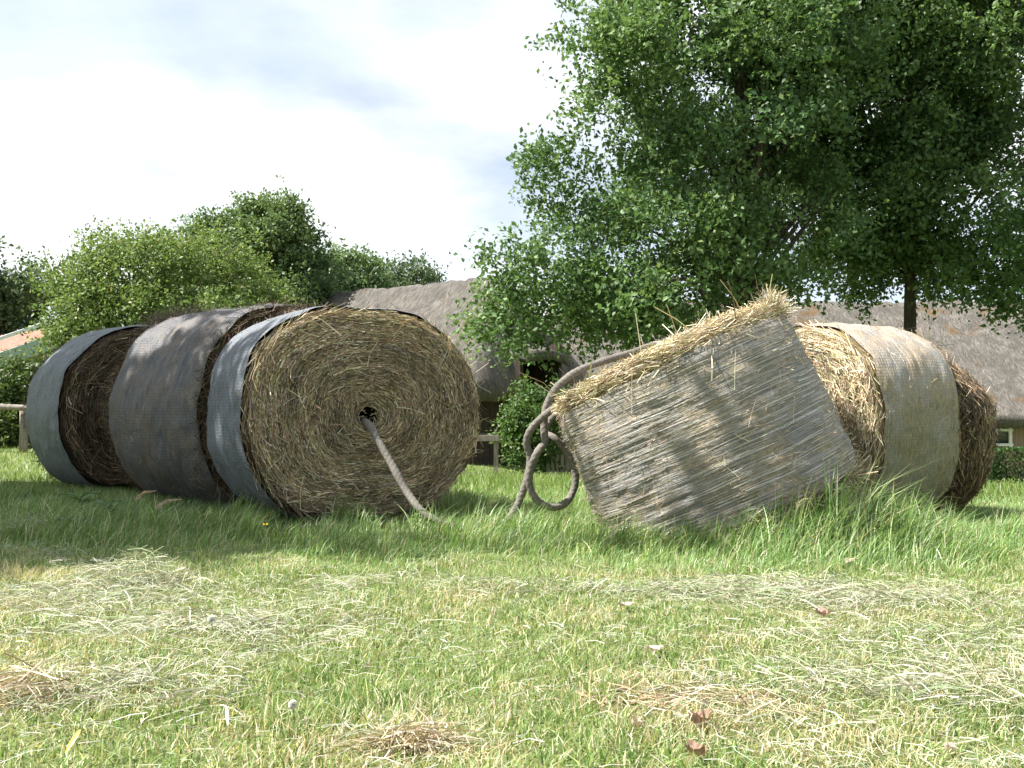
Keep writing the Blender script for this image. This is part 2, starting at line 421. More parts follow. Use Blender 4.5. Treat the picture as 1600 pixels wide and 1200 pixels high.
def farm_barn():                               # the barn whose hipped end with the door hood looks to the right
    d = np.array([.77, -.64, 0]); d = norm(d); n2 = np.array([-d[1], d[0], 0])    # d: out of the end wall, n2: along it to the right
    K0 = np.array([-.80, 19.8, 0]); W = 4.7; L = 13.0
    z0, zt = 1.12, 3.75
    gb = -.55
    base = np.array([K0[0], K0[1], gb])
    t = thing('thatched_barn', 'grey thatched barn with hooded doorway in its shaded end, behind the left bales', 'barn', base)
    cx = W * .5
    cut = lambda u, w: (u < .6) & (np.abs(w - cx) < .62)
    thatched_roof(t, base, K0, -d, n2, L, W, z0, (1.3, 1.8, W / 2, W / 2), zt, cut, seed=3)
    ax = np.stack([d, n2, [0, 0, 1]])
    # end wall left and right of the doorway, long walls
    for s0, s1 in ((.35, cx - .62), (cx + .62, W - .35)):
        nb = int((s1 - s0) / .16)
        for i in range(nb):
            q = s0 + (i + .5) * (s1 - s0) / nb
            c = K0 - d * .45 + n2 * q; c[2] = (gb + z0) / 2 - .05
            MB().box(c, (.03 + .006 * rng.random(), (s1 - s0) / nb * .48, (z0 - gb) / 2 + .1), ax).build('wall_board', DARKWOOD, t, base)
    for q in (.4, W - .4):
        c = K0 - d * (L / 2) + n2 * q; c[2] = (gb + z0) / 2
        MB().box(c, (L / 2 - .5, .1, (z0 - gb) / 2 + .1), ax, .02).build('wall', BRICK, t, base)
    # thatched hood, its two cheeks, and the recessed plank door
    zh = 1.98
    g = MB()
    for i in range(7):
        for j in range(7): pass
    U = np.linspace(-.95, .12, 12); Wd = np.linspace(-.72, .72, 14); UU, WW = np.meshgrid(U, Wd, indexing='ij')
    zz = zh + .25 - .30 * (UU + .95) - .10 * (WW / .72) ** 2 + .05 * (vnoise(np.stack([UU, WW], -1), 6, 2) - .5)
    P = K0 + UU[..., None] * d + (cx + WW)[..., None] * n2; P[..., 2] = zz
    Pb = P.copy(); Pb[..., 2] -= .2
    V = np.concatenate([P.reshape(-1, 3), Pb.reshape(-1, 3)]); nn = 14; N = 12 * 14
    i = np.arange(11)[:, None] * nn; j = np.arange(13)[None]
    Ft = np.stack([i + j, i + nn + j, i + nn + j + 1, i + j + 1], -1).reshape(-1, 4)
    ring = [a * nn for a in range(12)] + [11 * nn + b for b in range(1, 14)] + [a * nn + 13 for a in range(10, -1, -1)] + [b for b in range(12, 0, -1)]
    ring = np.array(ring); r2 = np.roll(ring, -1)
    F = np.concatenate([Ft, Ft[:, ::-1] + N, np.stack([r2, ring, ring + N, r2 + N], -1)])
    raw_mesh('door_hood', V, F, THATCH, t, base, uv=np.tile(np.stack([WW, UU], -1).reshape(-1, 2), (2, 1)), smooth=True)
    for s in (-.66, .66):
        c = K0 - d * .5 + n2 * (cx + s); c[2] = (gb + zh) / 2 + .0
        MB().box(c - d * .35, (.75, .05, (zh - gb) / 2 + .1), ax, .1).build('doorway_cheek', DARKWOOD, t, base)
    for i in range(6):
        c = K0 - d * 1.7 + n2 * (cx - .6 + (i + .5) * .2); c[2] = (gb + zh) / 2
        MB().box(c, (.03, .094, (zh - gb) / 2 + .12), ax).build('door_plank', DARKWOOD, t, base)
    return t
farm_barn()

def farm_house():
    gz = -.95; base = np.array([2.0, 23.9, gz])
    t = thing('thatched_farmhouse', 'long thatched farmhouse with sunlit mossy roof behind the oaks', 'house', base)
    O = np.array([.2, 23.2, 0])
    thatched_roof(t, base, O, np.array([1., 0, 0]), np.array([0, 1., 0]), 20.4, 8, .60, (.8, 3.4, 3.9, 3.9), 3.68, seed=11, sag=.08)
    wx = (10.72, 11.5); zw = (-.14, .2)
    # front wall in pieces round the window opening
    y = 23.75
    for x0, x1, z0, z1 in ((2.2, wx[0], gz - .2, .62), (wx[1], 20, gz - .2, .62), (wx[0], wx[1], gz - .2, zw[0]), (wx[0], wx[1], zw[1], .62)):
        MB().box(((x0 + x1) / 2, y, (z0 + z1) / 2), ((x1 - x0) / 2, .1, (z1 - z0) / 2), None, .01).build('wall', BRICK, t, base)
    MB().box((2.3, 27.2, -.2), (.1, 3.3, .8), None, .02).build('wall', BRICK, t, base)
    w = MB(); xm = sum(wx) / 2; zm = sum(zw) / 2
    for x in wx: w.box((x, y - .09, zm), (.035, .03, .22))
    for z in zw: w.box((xm, y - .085, z), (.45, .03, .03))
    f = w.build('window', WHITE, t, base)
    f2 = MB().box((xm, y - .05, zm), (.41, .008, .17)).build('pane', GLASS, None, base); f2.parent = f
    return t
farm_house()

def shed():                                    # red roof at the far left edge
    base = np.array([-8.6, 17.6, .1])
    t = thing('outbuilding', 'small outbuilding with red tiled roof and pale green bargeboard at left edge', 'building', base)
    # gable towards the camera; ridge runs away from it
    xr, xl = -7.35, -10.2; zr, zl = 2.12, .95; y0, y1 = 17.2, 22.0
    nrow, ncol = 15, 22
    k = 0; me0 = None
    sl = np.array([xr - xl, 0, zr - zl]); Ls = np.linalg.norm(sl); sl = sl / Ls; nrm = np.array([-sl[2], 0, sl[0]])
    for side in (0, 1):
        ex = sl if side == 0 else sl * np.array([-1, 1, 1]); nn = nrm if side == 0 else nrm * np.array([-1, 1, 1])
        org = np.array([xl, y0, zl]) if side == 0 else np.array([2 * xr - xl, y0, zl])
        u = np.linspace(0, 1, nrow * 3 + 1); v = np.linspace(0, 1, ncol * 4 + 1); U, Vv = np.meshgrid(u, v, indexing='ij')
        h = .03 * (1 - (U * nrow) % 1.0) + .022 * np.abs(np.sin(PI * Vv * ncol))
        P = org + (U * Ls)[..., None] * ex + (Vv * (y1 - y0))[..., None] * np.array([0, 1., 0]) + h[..., None] * nn
        n = len(v); i = np.arange(len(u) - 1)[:, None] * n; j = np.arange(n - 1)[None]
        F = np.stack([i + j, i + n + j, i + n + j + 1, i + j + 1], -1).reshape(-1, 4)
        raw_mesh('tiled_roof', P.reshape(-1, 3), F, TILE, t, base)
        c = org + ex * (Ls / 2) - nn * .1 + np.array([0, -.06, 0])
        ax = np.stack([ex, [0, 1, 0], nn])
        MB().box(c, (Ls / 2 + .02, .03, .12), ax).build('bargeboard', PALEGREEN, t, base)
    V = np.array([[xl + .1, y0 + .1, -.2], [2 * xr - xl - .1, y0 + .1, -.2], [2 * xr - xl - .1, y0 + .1, zl - .15], [xr, y0 + .1, zr - .2], [xl + .1, y0 + .1, zl - .15]])
    m = MB(); m.add(np.concatenate([V, V + np.array([0, 4.5, 0])]), [[0, 1, 2, 4], [2, 3, 4, 4], [5, 9, 7, 6], [7, 9, 8, 8], [0, 4, 9, 5], [1, 6, 7, 2], [0, 5, 6, 1]])
    m.build('wall', BRICK, t, base)
    MB().box((-8.3, y0 - .03, 1.98), (.5, .02, .03), np.stack([sl, [0, 1, 0], nrm])).build('ridge_flashing', WHITE, t, base)
shed()
def turn_shed():
    o = next(x for x in bpy.data.objects if x.name == 'outbuilding')
    pv = Vector((-8.4, 17.2, 0)); a = math.radians(45); off = Vector(o.location) - pv
    o.location = pv + Vector((off.x * math.cos(a) - off.y * math.sin(a), off.x * math.sin(a) + off.y * math.cos(a), off.z)); o.rotation_euler = (0, 0, a)
turn_shed()

# ------------------------------------------------------------------ trees and shrubs
def leaf_faces(C, D, Nn, size, wid, tint):
    # folded rhombic leaves: centre, direction, normal
    S = norm(np.cross(D, Nn)); Nn = np.cross(S, D); L = size[:, None]; w = (size * wid)[:, None]
    V = np.stack([C - D * L * .5, C + S * w * .5 + Nn * w * .18 - D * L * .02, C + D * L * .5, C - S * w * .5 + Nn * w * .18 + D * L * .06], 1)
    b = (np.arange(len(C)) * 4)[:, None]
    T = np.stack([b + [0, 1, 2], b + [0, 2, 3]], 1).reshape(-1, 3)
    return V.reshape(-1, 3), T, np.repeat(tint, 4, 0)
def tree(name, label, cat, base, trunk, lobes, n_cl, twigs, per, leaf, cols, seed, group=None, hole=None, clump=0, bough=.55, gap=.42, spread=.5, gapscale=.55, shell=.55, wid=.62, limbs=26, trunk_top=.75, droop=0.0, low=.16):
    global rng
    rng = np.random.default_rng(seed)
    base = np.asarray(base, float)
    t = thing(name, label, cat, base, group)
    lob = np.array([l[:6] for l in lobes]); mul = np.array([l[6] if len(l) > 6 else 1.0 for l in lobes]); wgt = np.array([l[3] * l[4] * l[5] for l in lobes]) * mul; wgt = wgt / wgt.sum()
    C = np.zeros((0, 3)); O = np.zeros((0, 3)); n_all = n_cl
    if clump: n_cl = max(12, n_all // clump)
    while len(C) < n_cl:
        k = rng.choice(len(lob), n_cl * 2, p=wgt)
        dirs = norm(rng.normal(0, 1, (n_cl * 2, 3))); r = shell + (1.02 - shell) * rng.random(n_cl * 2) ** .7
        rr = r * (1 + .22 * (vnoise(dirs * 2.3 + k[:, None], 1.3, seed) - .5) * 2)
        p = lob[k, :3] + dirs * lob[k, 3:6] * rr[:, None]
        ok = ((fbm(p, gapscale, seed + 3, 2) > gap) | (mul[k] > 1.5)) & (p[:, 2] > ground_z(p[:, 0], p[:, 1]) + .12)
        C = np.concatenate([C, p[ok]]); O = np.concatenate([O, dirs[ok]])
    C = C[:n_cl]; O = O[:n_cl]
    if clump:                                  # leaf clusters gather in flattened boughs, densest on the upper outer side
        si = rng.integers(0, n_cl, n_all); dd_ = norm(rng.normal(0, 1, (n_all, 3)) + np.array([0, 0, .45]) + O[si] * .5)
        rs = (bough * rng.uniform(.6, 1.3, n_cl))[si] * rng.uniform(.45, 1.0, n_all) ** .6
        C = C[si] + dd_ * rs[:, None] * np.array([1, 1, .55]); O = norm(O[si] * .4 + dd_); n_cl = n_all
        ok = C[:, 2] > ground_z(C[:, 0], C[:, 1]) + .1; C = C[ok]; O = O[ok]; n_cl = len(C)
    # twigs leave each cluster, leaves sit along the twigs
    n = n_cl * twigs; ci = np.repeat(np.arange(n_cl), twigs)
    td = norm(O[ci] * .7 + rng.normal(0, .75, (n, 3)) + np.array([0, 0, .15 - droop])); tl = spread * rng.uniform(.5, 1.15, n)
    to = C[ci] + rng.normal(0, .16 * spread, (n, 3))
    m = n * per; ti = np.repeat(np.arange(n), per); f = rng.random(m)
    P = to[ti] + td[ti] * (tl[ti] * f)[:, None] + rng.normal(0, leaf * .55, (m, 3)) - np.array([0, 0, 1.]) * (f ** 2 * tl[ti] * .15)[:, None]
    D = norm(td[ti] * .6 + rng.normal(0, .8, (m, 3))); Nn = norm(rng.normal(0, .7, (m, 3)) + np.array([0, 0, .75]) + O[ci][ti] * .35)
    sz = leaf * rng.uniform(.65, 1.3, m)
    cc = np.array(cols, float); a = np.clip(.5 + 1.6 * (fbm(C, .9, seed + 8, 2) - .5) + rng.normal(0, .16, n_cl), 0, 1)[ci][ti][:, None]
    tint = (cc[0] * (1 - a) + cc[1] * a) * np.exp(rng.normal(0, .16, (m, 1)))
    if len(cc) > 2:
        q = rng.random(m) < .06; tint[q] = cc[2] * np.exp(rng.normal(0, .15, (q.sum(), 1)))
    if hole is not None:                       # gaps in the crown that let single beams of sun through
        keep = np.ones(m, bool)
        for q, rr_ in hole:
            v = P - np.asarray(q); keep &= np.linalg.norm(v - (v @ S_DIR)[:, None] * S_DIR, axis=1) > rr_ * (.7 + .6 * vnoise(P, 5, 9))
        P, D, Nn, sz, tint = P[keep], D[keep], Nn[keep], sz[keep], tint[keep]
    V, T, tt = leaf_faces(P, D, Nn, sz, wid, tint)
    raw_mesh('crown', V, T, MAT_LEAF, t, base, tt)
    # trunk and limbs
    r0 = trunk; zc = (lob[:, 2] * wgt).sum(); top = base.copy(); cxy = (lob[:, :2] * wgt[:, None]).sum(0)
    ztop = base[2] + (lob[:, 2] + lob[:, 5]).max() * trunk_top - base[2] * trunk_top
    k = 9; q = np.linspace(0, 1, k)
    path = np.stack([base[0] + (cxy[0] - base[0]) * .5 * q ** 1.5 + rng.normal(0, .03, k) * q, base[1] + (cxy[1] - base[1]) * .5 * q ** 1.5 + rng.normal(0, .03, k) * q, base[2] - .1 + (ztop - base[2] + .1) * q], -1)
    rad = r0 * (1 - .82 * q) + r0 * .45 * np.exp(-q * 22)
    MB().tube(spline(path, 22), np.interp(np.linspace(0, 1, 22), q, rad), 10).build('trunk', BARK, t, base, True)
    sel = rng.choice(n_cl, min(limbs, n_cl), replace=False)
    for s in sel:
        e = C[s]; hh = np.clip((e[2] - base[2]) / (ztop - base[2]) * rng.uniform(.45, .75), low, .92)
        st = np.array([np.interp(hh, q, path[:, i]) for i in range(3)]); L = np.linalg.norm(e - st)
        mid = (st + e) / 2 + np.array([0, 0, .12 * L]) + rng.normal(0, .05 * L, 3)
        pp = spline([st, mid, e], 9); rr = np.linspace(min(r0 * .34, .03 + .014 * L), .006, 9)
        MB().tube(pp, rr, 6).build('limb', BARK, t, base, True)
    return t
OAK = [(.065, .125, .05), (.135, .215, .078), (.22, .29, .11)]
def on_g(px, d): x = (px - 800) / FPX * d; return np.array([x, d, float(ground_z(x, d))])
def lobe(px, py, d, rpx, rpz, ry=None, mul=1.0):        # an ellipsoid of foliage seen round (px, py) at distance d
    c = at(px, py, d); return (c[0], c[1], c[2], rpx / FPX * d, (ry if ry else rpx / FPX * d * .9), rpz / FPX * d, mul)
tree('oak_tree', 'broad dark green oak with low leafy branches, left of the two oaks', 'tree', on_g(1160, 15.2), .17,
     [lobe(1100, 180, 15, 230, 220), lobe(935, 225, 14.6, 95, 105), lobe(905, 325, 14.5, 85, 70), lobe(900, 420, 14.4, 110, 85), lobe(1085, 60, 15.2, 105, 140), lobe(1010, 420, 14.2, 170, 105), lobe(1180, 380, 15, 140, 80, 2.2), lobe(1260, -80, 15.4, 220, 240), lobe(1250, 180, 15.6, 110, 160), lobe(828, 455, 14.2, 40, 50, None, 3), lobe(818, 490, 14.4, 35, 30, None, 4), lobe(850, 500, 14.0, 55, 32, None, 4), lobe(930, 490, 14.2, 70, 30, None, 3), lobe(1020, 480, 14.3, 60, 30, None, 3), lobe(1120, 455, 14.6, 90, 35, None, 2), lobe(1200, 300, 15, 120, 110)],
     2350, 6, 11, .082, OAK, 21, clump=15, bough=.62, gap=.33, spread=.5, limbs=40)
tree('oak_tree', 'tall oak with bare dark trunk rising behind the right bales', 'tree', on_g(1423, 17.2), .14,
     [lobe(1450, 130, 17, 180, 170), lobe(1440, 300, 16.4, 120, 90), lobe(1370, 320, 16.8, 110, 80), lobe(1500, 330, 17.2, 120, 110), lobe(1420, -60, 17.2, 220, 170), lobe(1420, 398, 17, 165, 45, 2.0), lobe(1540, 405, 17, 90, 45), lobe(1300, 400, 17.2, 100, 45), lobe(1330, 220, 17, 110, 120), lobe(1560, 200, 17.2, 90, 140)],
     1900, 6, 11, .088, OAK, 33, clump=15, bough=.62, gap=.36, spread=.48, limbs=40, gapscale=.9, low=.45)
tree('oak_tree', 'lighter green oak whose branches enter at the right edge', 'tree', on_g(1790, 15.5), .2,
     [lobe(1700, 380, 15.2, 165, 120), lobe(1740, 150, 15.4, 200, 190), lobe(1660, 40, 15.5, 150, 130), lobe(1760, -60, 15.5, 240, 170), lobe(1640, 440, 16, 80, 45), lobe(1590, 400, 15.0, 35, 40, None, 3), lobe(1590, 60, 15.4, 60, 80, None, 2)],
     800, 6, 10, .09, [(.07, .14, .05), (.14, .24, .08), (.22, .3, .1)], 45, clump=15, bough=.6, gap=.4, limbs=24)
tree('background_tree', 'bushy yellowish green tree standing behind the middle left bale', 'tree', on_g(240, 15.5), .1,
     [lobe(250, 440, 15.5, 115, 70), lobe(185, 470, 15.2, 75, 65), lobe(330, 450, 15.6, 75, 60), lobe(245, 525, 15.4, 160, 80), lobe(125, 545, 15.2, 40, 50), lobe(200, 395, 15.5, 40, 30), lobe(380, 500, 15.6, 30, 45)],
     1200, 6, 10, .056, [(.09, .15, .045), (.18, .25, .08), (.28, .28, .13)], 51, clump=14, bough=.42, gap=.3, spread=.42, shell=.4, limbs=18)
tree('background_tree', 'rounded dark green tree rising above the bushy one', 'tree', on_g(420, 26), .22,
     [lobe(420, 390, 26, 75, 65), lobe(345, 390, 26, 45, 40), lobe(460, 425, 26, 50, 60), lobe(425, 470, 26, 95, 70)],
     900, 6, 10, .105, [(.08, .135, .06), (.135, .2, .075), (.19, .23, .1)], 57, clump=14, bough=.6, gap=.28, spread=.5, shell=.4)
tree('background_tree', 'grey green tree beside the red roof at the left edge', 'tree', on_g(20, 23), .18,
     [lobe(50, 425, 23, 65, 60), lobe(-50, 420, 23, 80, 80), lobe(10, 500, 23, 95, 60)],
     520, 6, 9, .1, [(.07, .12, .055), (.13, .185, .085), (.17, .21, .1)], 61, clump=14, bough=.55, gap=.34, spread=.5, shell=.4)
tree('background_tree', 'low rounded tree just left of the barn ridge', 'tree', on_g(560, 31), .15,
     [lobe(560, 440, 31, 45, 40), lobe(525, 440, 31, 45, 45)], 260, 6, 9, .12, [(.09, .15, .07), (.15, .22, .1), (.2, .25, .13)], 63, gap=.3, spread=.6, shell=.4)
tree('background_tree', 'thin wispy young tree showing above the barn roof', 'tree', on_g(635, 33), .08,
     [lobe(632, 440, 33, 50, 22), lobe(630, 425, 33, 18, 18), lobe(660, 440, 33, 25, 14)], 110, 5, 8, .11, [(.06, .1, .05), (.11, .16, .08), (.14, .17, .09)], 65, gap=.4, spread=.6)
tree('shrub', 'light green leafy shrub growing between barn and rope', 'shrub', on_g(832, 18.2), .04,
     [lobe(830, 655, 18.2, 38, 50), lobe(800, 690, 18, 22, 32), lobe(860, 630, 18.4, 28, 30), lobe(845, 700, 18.2, 42, 30)],
     210, 6, 8, .075, [(.055, .11, .03), (.12, .19, .06), (.2, .26, .1)], 71, gap=.3, spread=.3, shell=.3, limbs=8)
tree('shrub', 'leafy shrub behind the wooden rail at left edge', 'shrub', on_g(20, 15.2), .04,
     [lobe(25, 600, 15.2, 40, 40), lobe(0, 660, 15.0, 50, 40), lobe(60, 640, 15.4, 40, 60)],
     220, 6, 8, .07, [(.05, .09, .025), (.13, .18, .06), (.24, .28, .12)], 73, gap=.34, spread=.32, shell=.3, limbs=8)
# the oak outside the frame whose shade dapples the left bales
tree('oak_tree', 'oak beyond the left edge, shading the left bales', 'tree', (-9.2, 6.4, 0), .2,
     [(-7.9, 5.9, 6.3, 2.2, 2.2, 1.5), (-8.6, 7.3, 7.4, 2.0, 2.0, 1.4), (-7.3, 5.0, 6.0, 1.5, 1.4, .9), (-9.6, 5.3, 6.6, 1.6, 1.7, 1.3), (-3.3, 4.3, 6.0, .95, .6, .45, 1.2), (-6.8, 4.1, 6.2, 1.5, .75, .7, 1.3), (-8.4, 4.1, 6.5, 1.2, .8, .8, 1.3)],
     820, 6, 8, .15, OAK, 81, hole=[(at(262, 545, 7.5), .26), (at(205, 560, 7.9), .09), (at(310, 520, 7.3), .12), (at(95, 575, 8.8), .1), (at(450, 500, 6.6), .4), (at(560, 480, 6.3), .35), (at(995, 635, 5.15), .2), (at(960, 730, 5.1), .16), (at(930, 610, 5.2), .2), (at(1010, 570, 5.15), .2), (at(1090, 530, 5.15), .2), (at(1170, 490, 5.2), .22)], gap=.38, spread=.5, limbs=22, shell=.2)

def hedge():
    global rng
    rng = np.random.default_rng(91)
    c = at(1700, 730, 21.3); base = np.array([c[0], c[1], -.95])
    t = thing('hedge', 'clipped dark green hedge below the farmhouse window', 'hedge', base)
    n = 11000; hx, hy, hz = 2.2, .35, .38
    p = rng.uniform(-1, 1, (n, 3)); a = rng.integers(0, 3, n); s = np.sign(rng.normal(0, 1, n)); p[np.arange(n), a] = s * rng.uniform(.88, 1.02, n)
    C = c + p * np.array([hx, hy, hz]) + np.array([0, 0, .02]); D = norm(rng.normal(0, 1, (n, 3))); N = norm(rng.normal(0, .6, (n, 3)) + np.eye(3)[a] * s[:, None])
    V, T, tt = leaf_faces(C, D, N, .06 * rng.uniform(.7, 1.3, n), .7, pick([(.03, .07, .02), (.06, .12, .03)], n))
    raw_mesh('foliage', V, T, MAT_LEAF, t, base, tt)
    m = MB()
    for i in range(14): m.tube(np.array([c + [-2 + i * .3, 0, -.6], c + [-2 + i * .3 + rng.normal(0, .05), 0, .25]]), np.array([.03, .01]), 6)
    m.build('stem', BARK, t, base)
hedge()

def fences():
    b = on_g(37, 14)
    t = thing('wooden_fence', 'rough wooden post and rail ending behind the leftmost bale', 'fence', b)
    for px in (37, -130):
        g = on_g(px, 14); MB().tube(np.array([g - [0, 0, .2], g + [0.01, 0, .35], g + [0, 0, .62]]), np.array([.06, .055, .05]), 9).build('post', WOOD, t, b, True)
    p0, p1 = at(-180, 632, 13.9), at(75, 639, 13.9)
    MB().tube(spline([p0, (p0 + p1) / 2 + [0, 0, .015], p1], 8), .042, 9).build('rail', WOOD, t, b, True)
    b = on_g(775, 17)
    t = thing('wooden_fence', 'short brown post and rail seen just right of the straw spiral face', 'fence', b)
    for px in (775, 690):
        g = on_g(px, 17); top = at(px, 681, 17)[2]
        MB().box(((g[0]), g[1], (g[2] + top) / 2 - .1), (.04, .04, (top - g[2]) / 2 + .1)).build('post', WOOD, t, b)
    p0, p1 = at(680, 685, 16.94), at(780, 684, 16.94)
    MB().box((p0 + p1) / 2, (np.linalg.norm(p1 - p0) / 2, .03, .05)).build('rail', WOOD, t, b)
    b = on_g(885, 18)
    t = thing('picket_fence', 'weathered grey picket fence glimpsed through the rope loop', 'fence', b)
    for i in range(9):
        g = on_g(856 + i * 7.5, 18); top = at(860, 688 + rng.uniform(-3, 3), 18)[2]
        MB().box((g[0], g[1], (g[2] + top) / 2 - .05), (.03, .012, (top - g[2]) / 2 + .05)).build('picket', WOOD, t, b)
    for z in (.1, .32):
        p0, p1 = on_g(852, 18.04), on_g(922, 18.04)
        MB().box((p0 + p1) / 2 + [0, 0, z], (np.linalg.norm(p1 - p0) / 2, .015, .03)).build('rail', WOOD, t, b)
fences()

# ------------------------------------------------------------------ hay bales
class Bale:
    def __init__(s, C, A, a, b, L, u=None, w=None, flat=.8, seed=0, e=.92, flare=0., rear=1.0, round_end=.05, lump=.05, barrel=.01):
        s.lump = lump; s.barrel = barrel
        s.C = np.asarray(C, float); s.A = norm(np.asarray(A, float)); s.a, s.b, s.L = a, b, L
        s.w = np.array([0, 0, 1.]) if w is None else norm(np.asarray(w, float))
        s.u = norm(np.cross(s.A, s.w)) if u is None else norm(np.asarray(u, float))
        s.flat, s.seed, s.e, s.flare, s.rear, s.re = flat, seed, e, flare, rear, round_end
    def prof(s, th):
        c, q = np.cos(th), np.sin(th)
        f = 1 + (1 - s.e) * .5 * np.sin(2 * th) ** 2; x = s.a * c * f; z = s.b * q * f
        zf = s.flat * s.b; z = np.where(z < -zf, -zf + (z + zf) * .45, z)
        k = 1 + .013 * np.sin(3 * th + s.seed) + .009 * np.sin(5 * th + 2.1 * s.seed) + .005 * np.sin(9 * th + 3 * s.seed)
        return x * k, z * k
    def rad(s, th, t):
        p = np.stack(np.broadcast_arrays(np.cos(th) * 2.2, np.sin(th) * 2.2, t * 2.5), -1)
        f = 1 + s.lump * (fbm(p, 1.6, s.seed, 3) - .5) + s.flare * t / s.L + s.barrel * np.sin(PI * np.clip(t / s.L, 0, 1)) + (s.rear - 1) * t / s.L
        r = s.re; f = f - r * np.exp(-t / .045) - r * np.exp(-(s.L - t) / .045)
        return f
    def side(s, th, t, off=0.0):
        th, t = np.broadcast_arrays(np.asarray(th, float), np.asarray(t, float))
        x, z = s.prof(th); f = s.rad(th, t); R = np.hypot(x, z); k = f + off / np.maximum(R, .1)
        return s.C + s.A * t[..., None] + s.u * (x * k)[..., None] + s.w * (z * k)[..., None]
    def face(s, r, th, rear=False, lift=0.0, hole=0.0):
        r, th = np.broadcast_arrays(np.asarray(r, float), np.asarray(th, float))
        t = s.L if rear else 0.0
        x, z = s.prof(th); f = s.rad(th, np.full_like(th, t))
        p = np.stack([r * np.cos(th) * 3, r * np.sin(th) * 3, r * 0], -1)
        out = .045 * (1 - r ** 2) * (1 - .7 * np.exp(-(r / .16) ** 2)) + .05 * (fbm(p, 1.5, s.seed + 5, 3) - .5) + .022 * (vnoise(np.stack([r * 17 + .25 * th, th * .8, th * 0], -1), 1, s.seed + 7) - .5) + lift
        if hole: out = out - hole * np.exp(-(r / .085) ** 4)
        sg = 1 if rear else -1
        return s.C + s.A * t + s.u * (x * r * f)[..., None] + s.w * (z * r * f)[..., None] + s.A * (sg * out)[..., None]
def grid_faces(n, m, wrap=True):
    i = np.arange(n if wrap else n - 1)[:, None]; j = np.arange(m - 1)[None]
    a = i * m + j; b = ((i + 1) % n) * m + j
    return np.stack([a, b, b + 1, a + 1], -1).reshape(-1, 4)
def bale_core(B, mat, t, base, hole=0.0):
    N = 96; th = np.linspace(0, 2 * PI, N, endpoint=False); V = []; F = []; UV = []; o = 0
    sr = np.linspace(0, B.L, 34); TH, S = np.meshgrid(th, sr, indexing='ij')
    V.append(B.side(TH, S, -.006).reshape(-1, 3)); UV.append(np.stack([TH, S], -1).reshape(-1, 2)); F.append(grid_faces(N, 34)); o = N * 34
    for rear in (False, True):
        rr = np.concatenate([np.linspace(0.002, .2, 14), np.linspace(.23, 1.0, 20)]); TH, R = np.meshgrid(th, rr, indexing='ij'); R_ = R * (1 - .006)
        V.append(B.face(R_, TH, rear, 0, 0 if rear else hole).reshape(-1, 3)); UV.append(np.stack([TH, R * B.a], -1).reshape(-1, 2))
        q = grid_faces(N, len(rr)) + o; F.append(q if rear else q[:, ::-1]); o += N * len(rr)
    raw_mesh('straw_core', np.concatenate(V), np.concatenate(F), mat, t, base, uv=np.concatenate(UV), smooth=True)
def bale_net(B, t, base, mat, s0, s1, off=.008, wav=.012, ridges=0.0, M_=64):
    N = 160; th = np.linspace(0, 2 * PI, N, endpoint=False); sr = np.linspace(0, 1, M_)
    TH, Q = np.meshgrid(th, sr, indexing='ij')
    ed0 = s0 + wav * 2 * (vnoise(np.stack([np.cos(th) * 4, np.sin(th) * 4], -1), 1, B.seed + 1) - .5); ed1 = s1 + wav * 2 * (vnoise(np.stack([np.cos(th) * 4, np.sin(th) * 4], -1), 1, B.seed + 2) - .5)
    S = ed0[:, None] * (1 - Q) + ed1[:, None] * Q
    p = np.stack([np.cos(TH) * 6, np.sin(TH) * 6, S * 7], -1)
    ofs = off + .02 * (fbm(p, 1.2, B.seed + 4, 3) - .35) + .010 * (np.abs(vnoise(np.stack([np.cos(TH) * 5 + S * 3, np.sin(TH) * 5, S * 16], -1), 1, B.seed + 8) - .5) * 2)
    if ridges:
        q = np.stack([np.cos(TH) * 3, np.sin(TH) * 3, S * 46], -1); ofs = ofs + ridges * (fbm(q, 1.0, B.seed + 6, 2) - .5)
    V = B.side(TH, S, ofs)
    return raw_mesh('net_wrap', V.reshape(-1, 3), grid_faces(N, M_), mat, t, base, uv=np.stack([TH, S], -1).reshape(-1, 2), smooth=True)
def face_straw(B, n, cols, w, lift=(.0, .02), length=(.04, .17), width=(.0009, .0023), wild=.08, hole=0.0, rmin=.09):
    r = np.sqrt(rng.uniform(rmin ** 2, .985 ** 2, n)); th = rng.uniform(0, 2 * PI, n); L = rng.uniform(*length, n)
    slope = rng.normal(0, .12, n); q = rng.random(n) < wild; slope[q] = rng.normal(0, 1.1, q.sum())
    k = 3; t = np.linspace(-.5, .5, k)[None]
    R = np.clip(r[:, None] + (slope * L / B.a)[:, None] * t, .02, .995); TH = th[:, None] + (L / (B.a * np.maximum(r, .15)))[:, None] * t
    lf = rng.uniform(*lift, n)[:, None] + (rng.normal(0, .012, n) + .01)[:, None] * np.abs(t * 2) ** 2
    lf[q] += (rng.random((q.sum(), 1)) * .03) * (t + .5)
    P = B.face(R, TH, False, 0, hole) - B.A * (lf + .002)[..., None]
    T = norm(np.gradient(P, axis=1)); W = norm(np.cross(T, -B.A + rng.normal(0, .45, (n, 1, 3)))) * rng.uniform(*width, n)[:, None, None]
    # tone drifts slowly from ring to ring
    c = pick(cols, n, w, .28) * (.55 + .95 * vnoise(np.stack([r * 15 + .25 * th, np.cos(th) * 1.2, np.sin(th) * 1.2], -1), 1, B.seed + 3))[:, None]
    return ribbons(P, W, c)
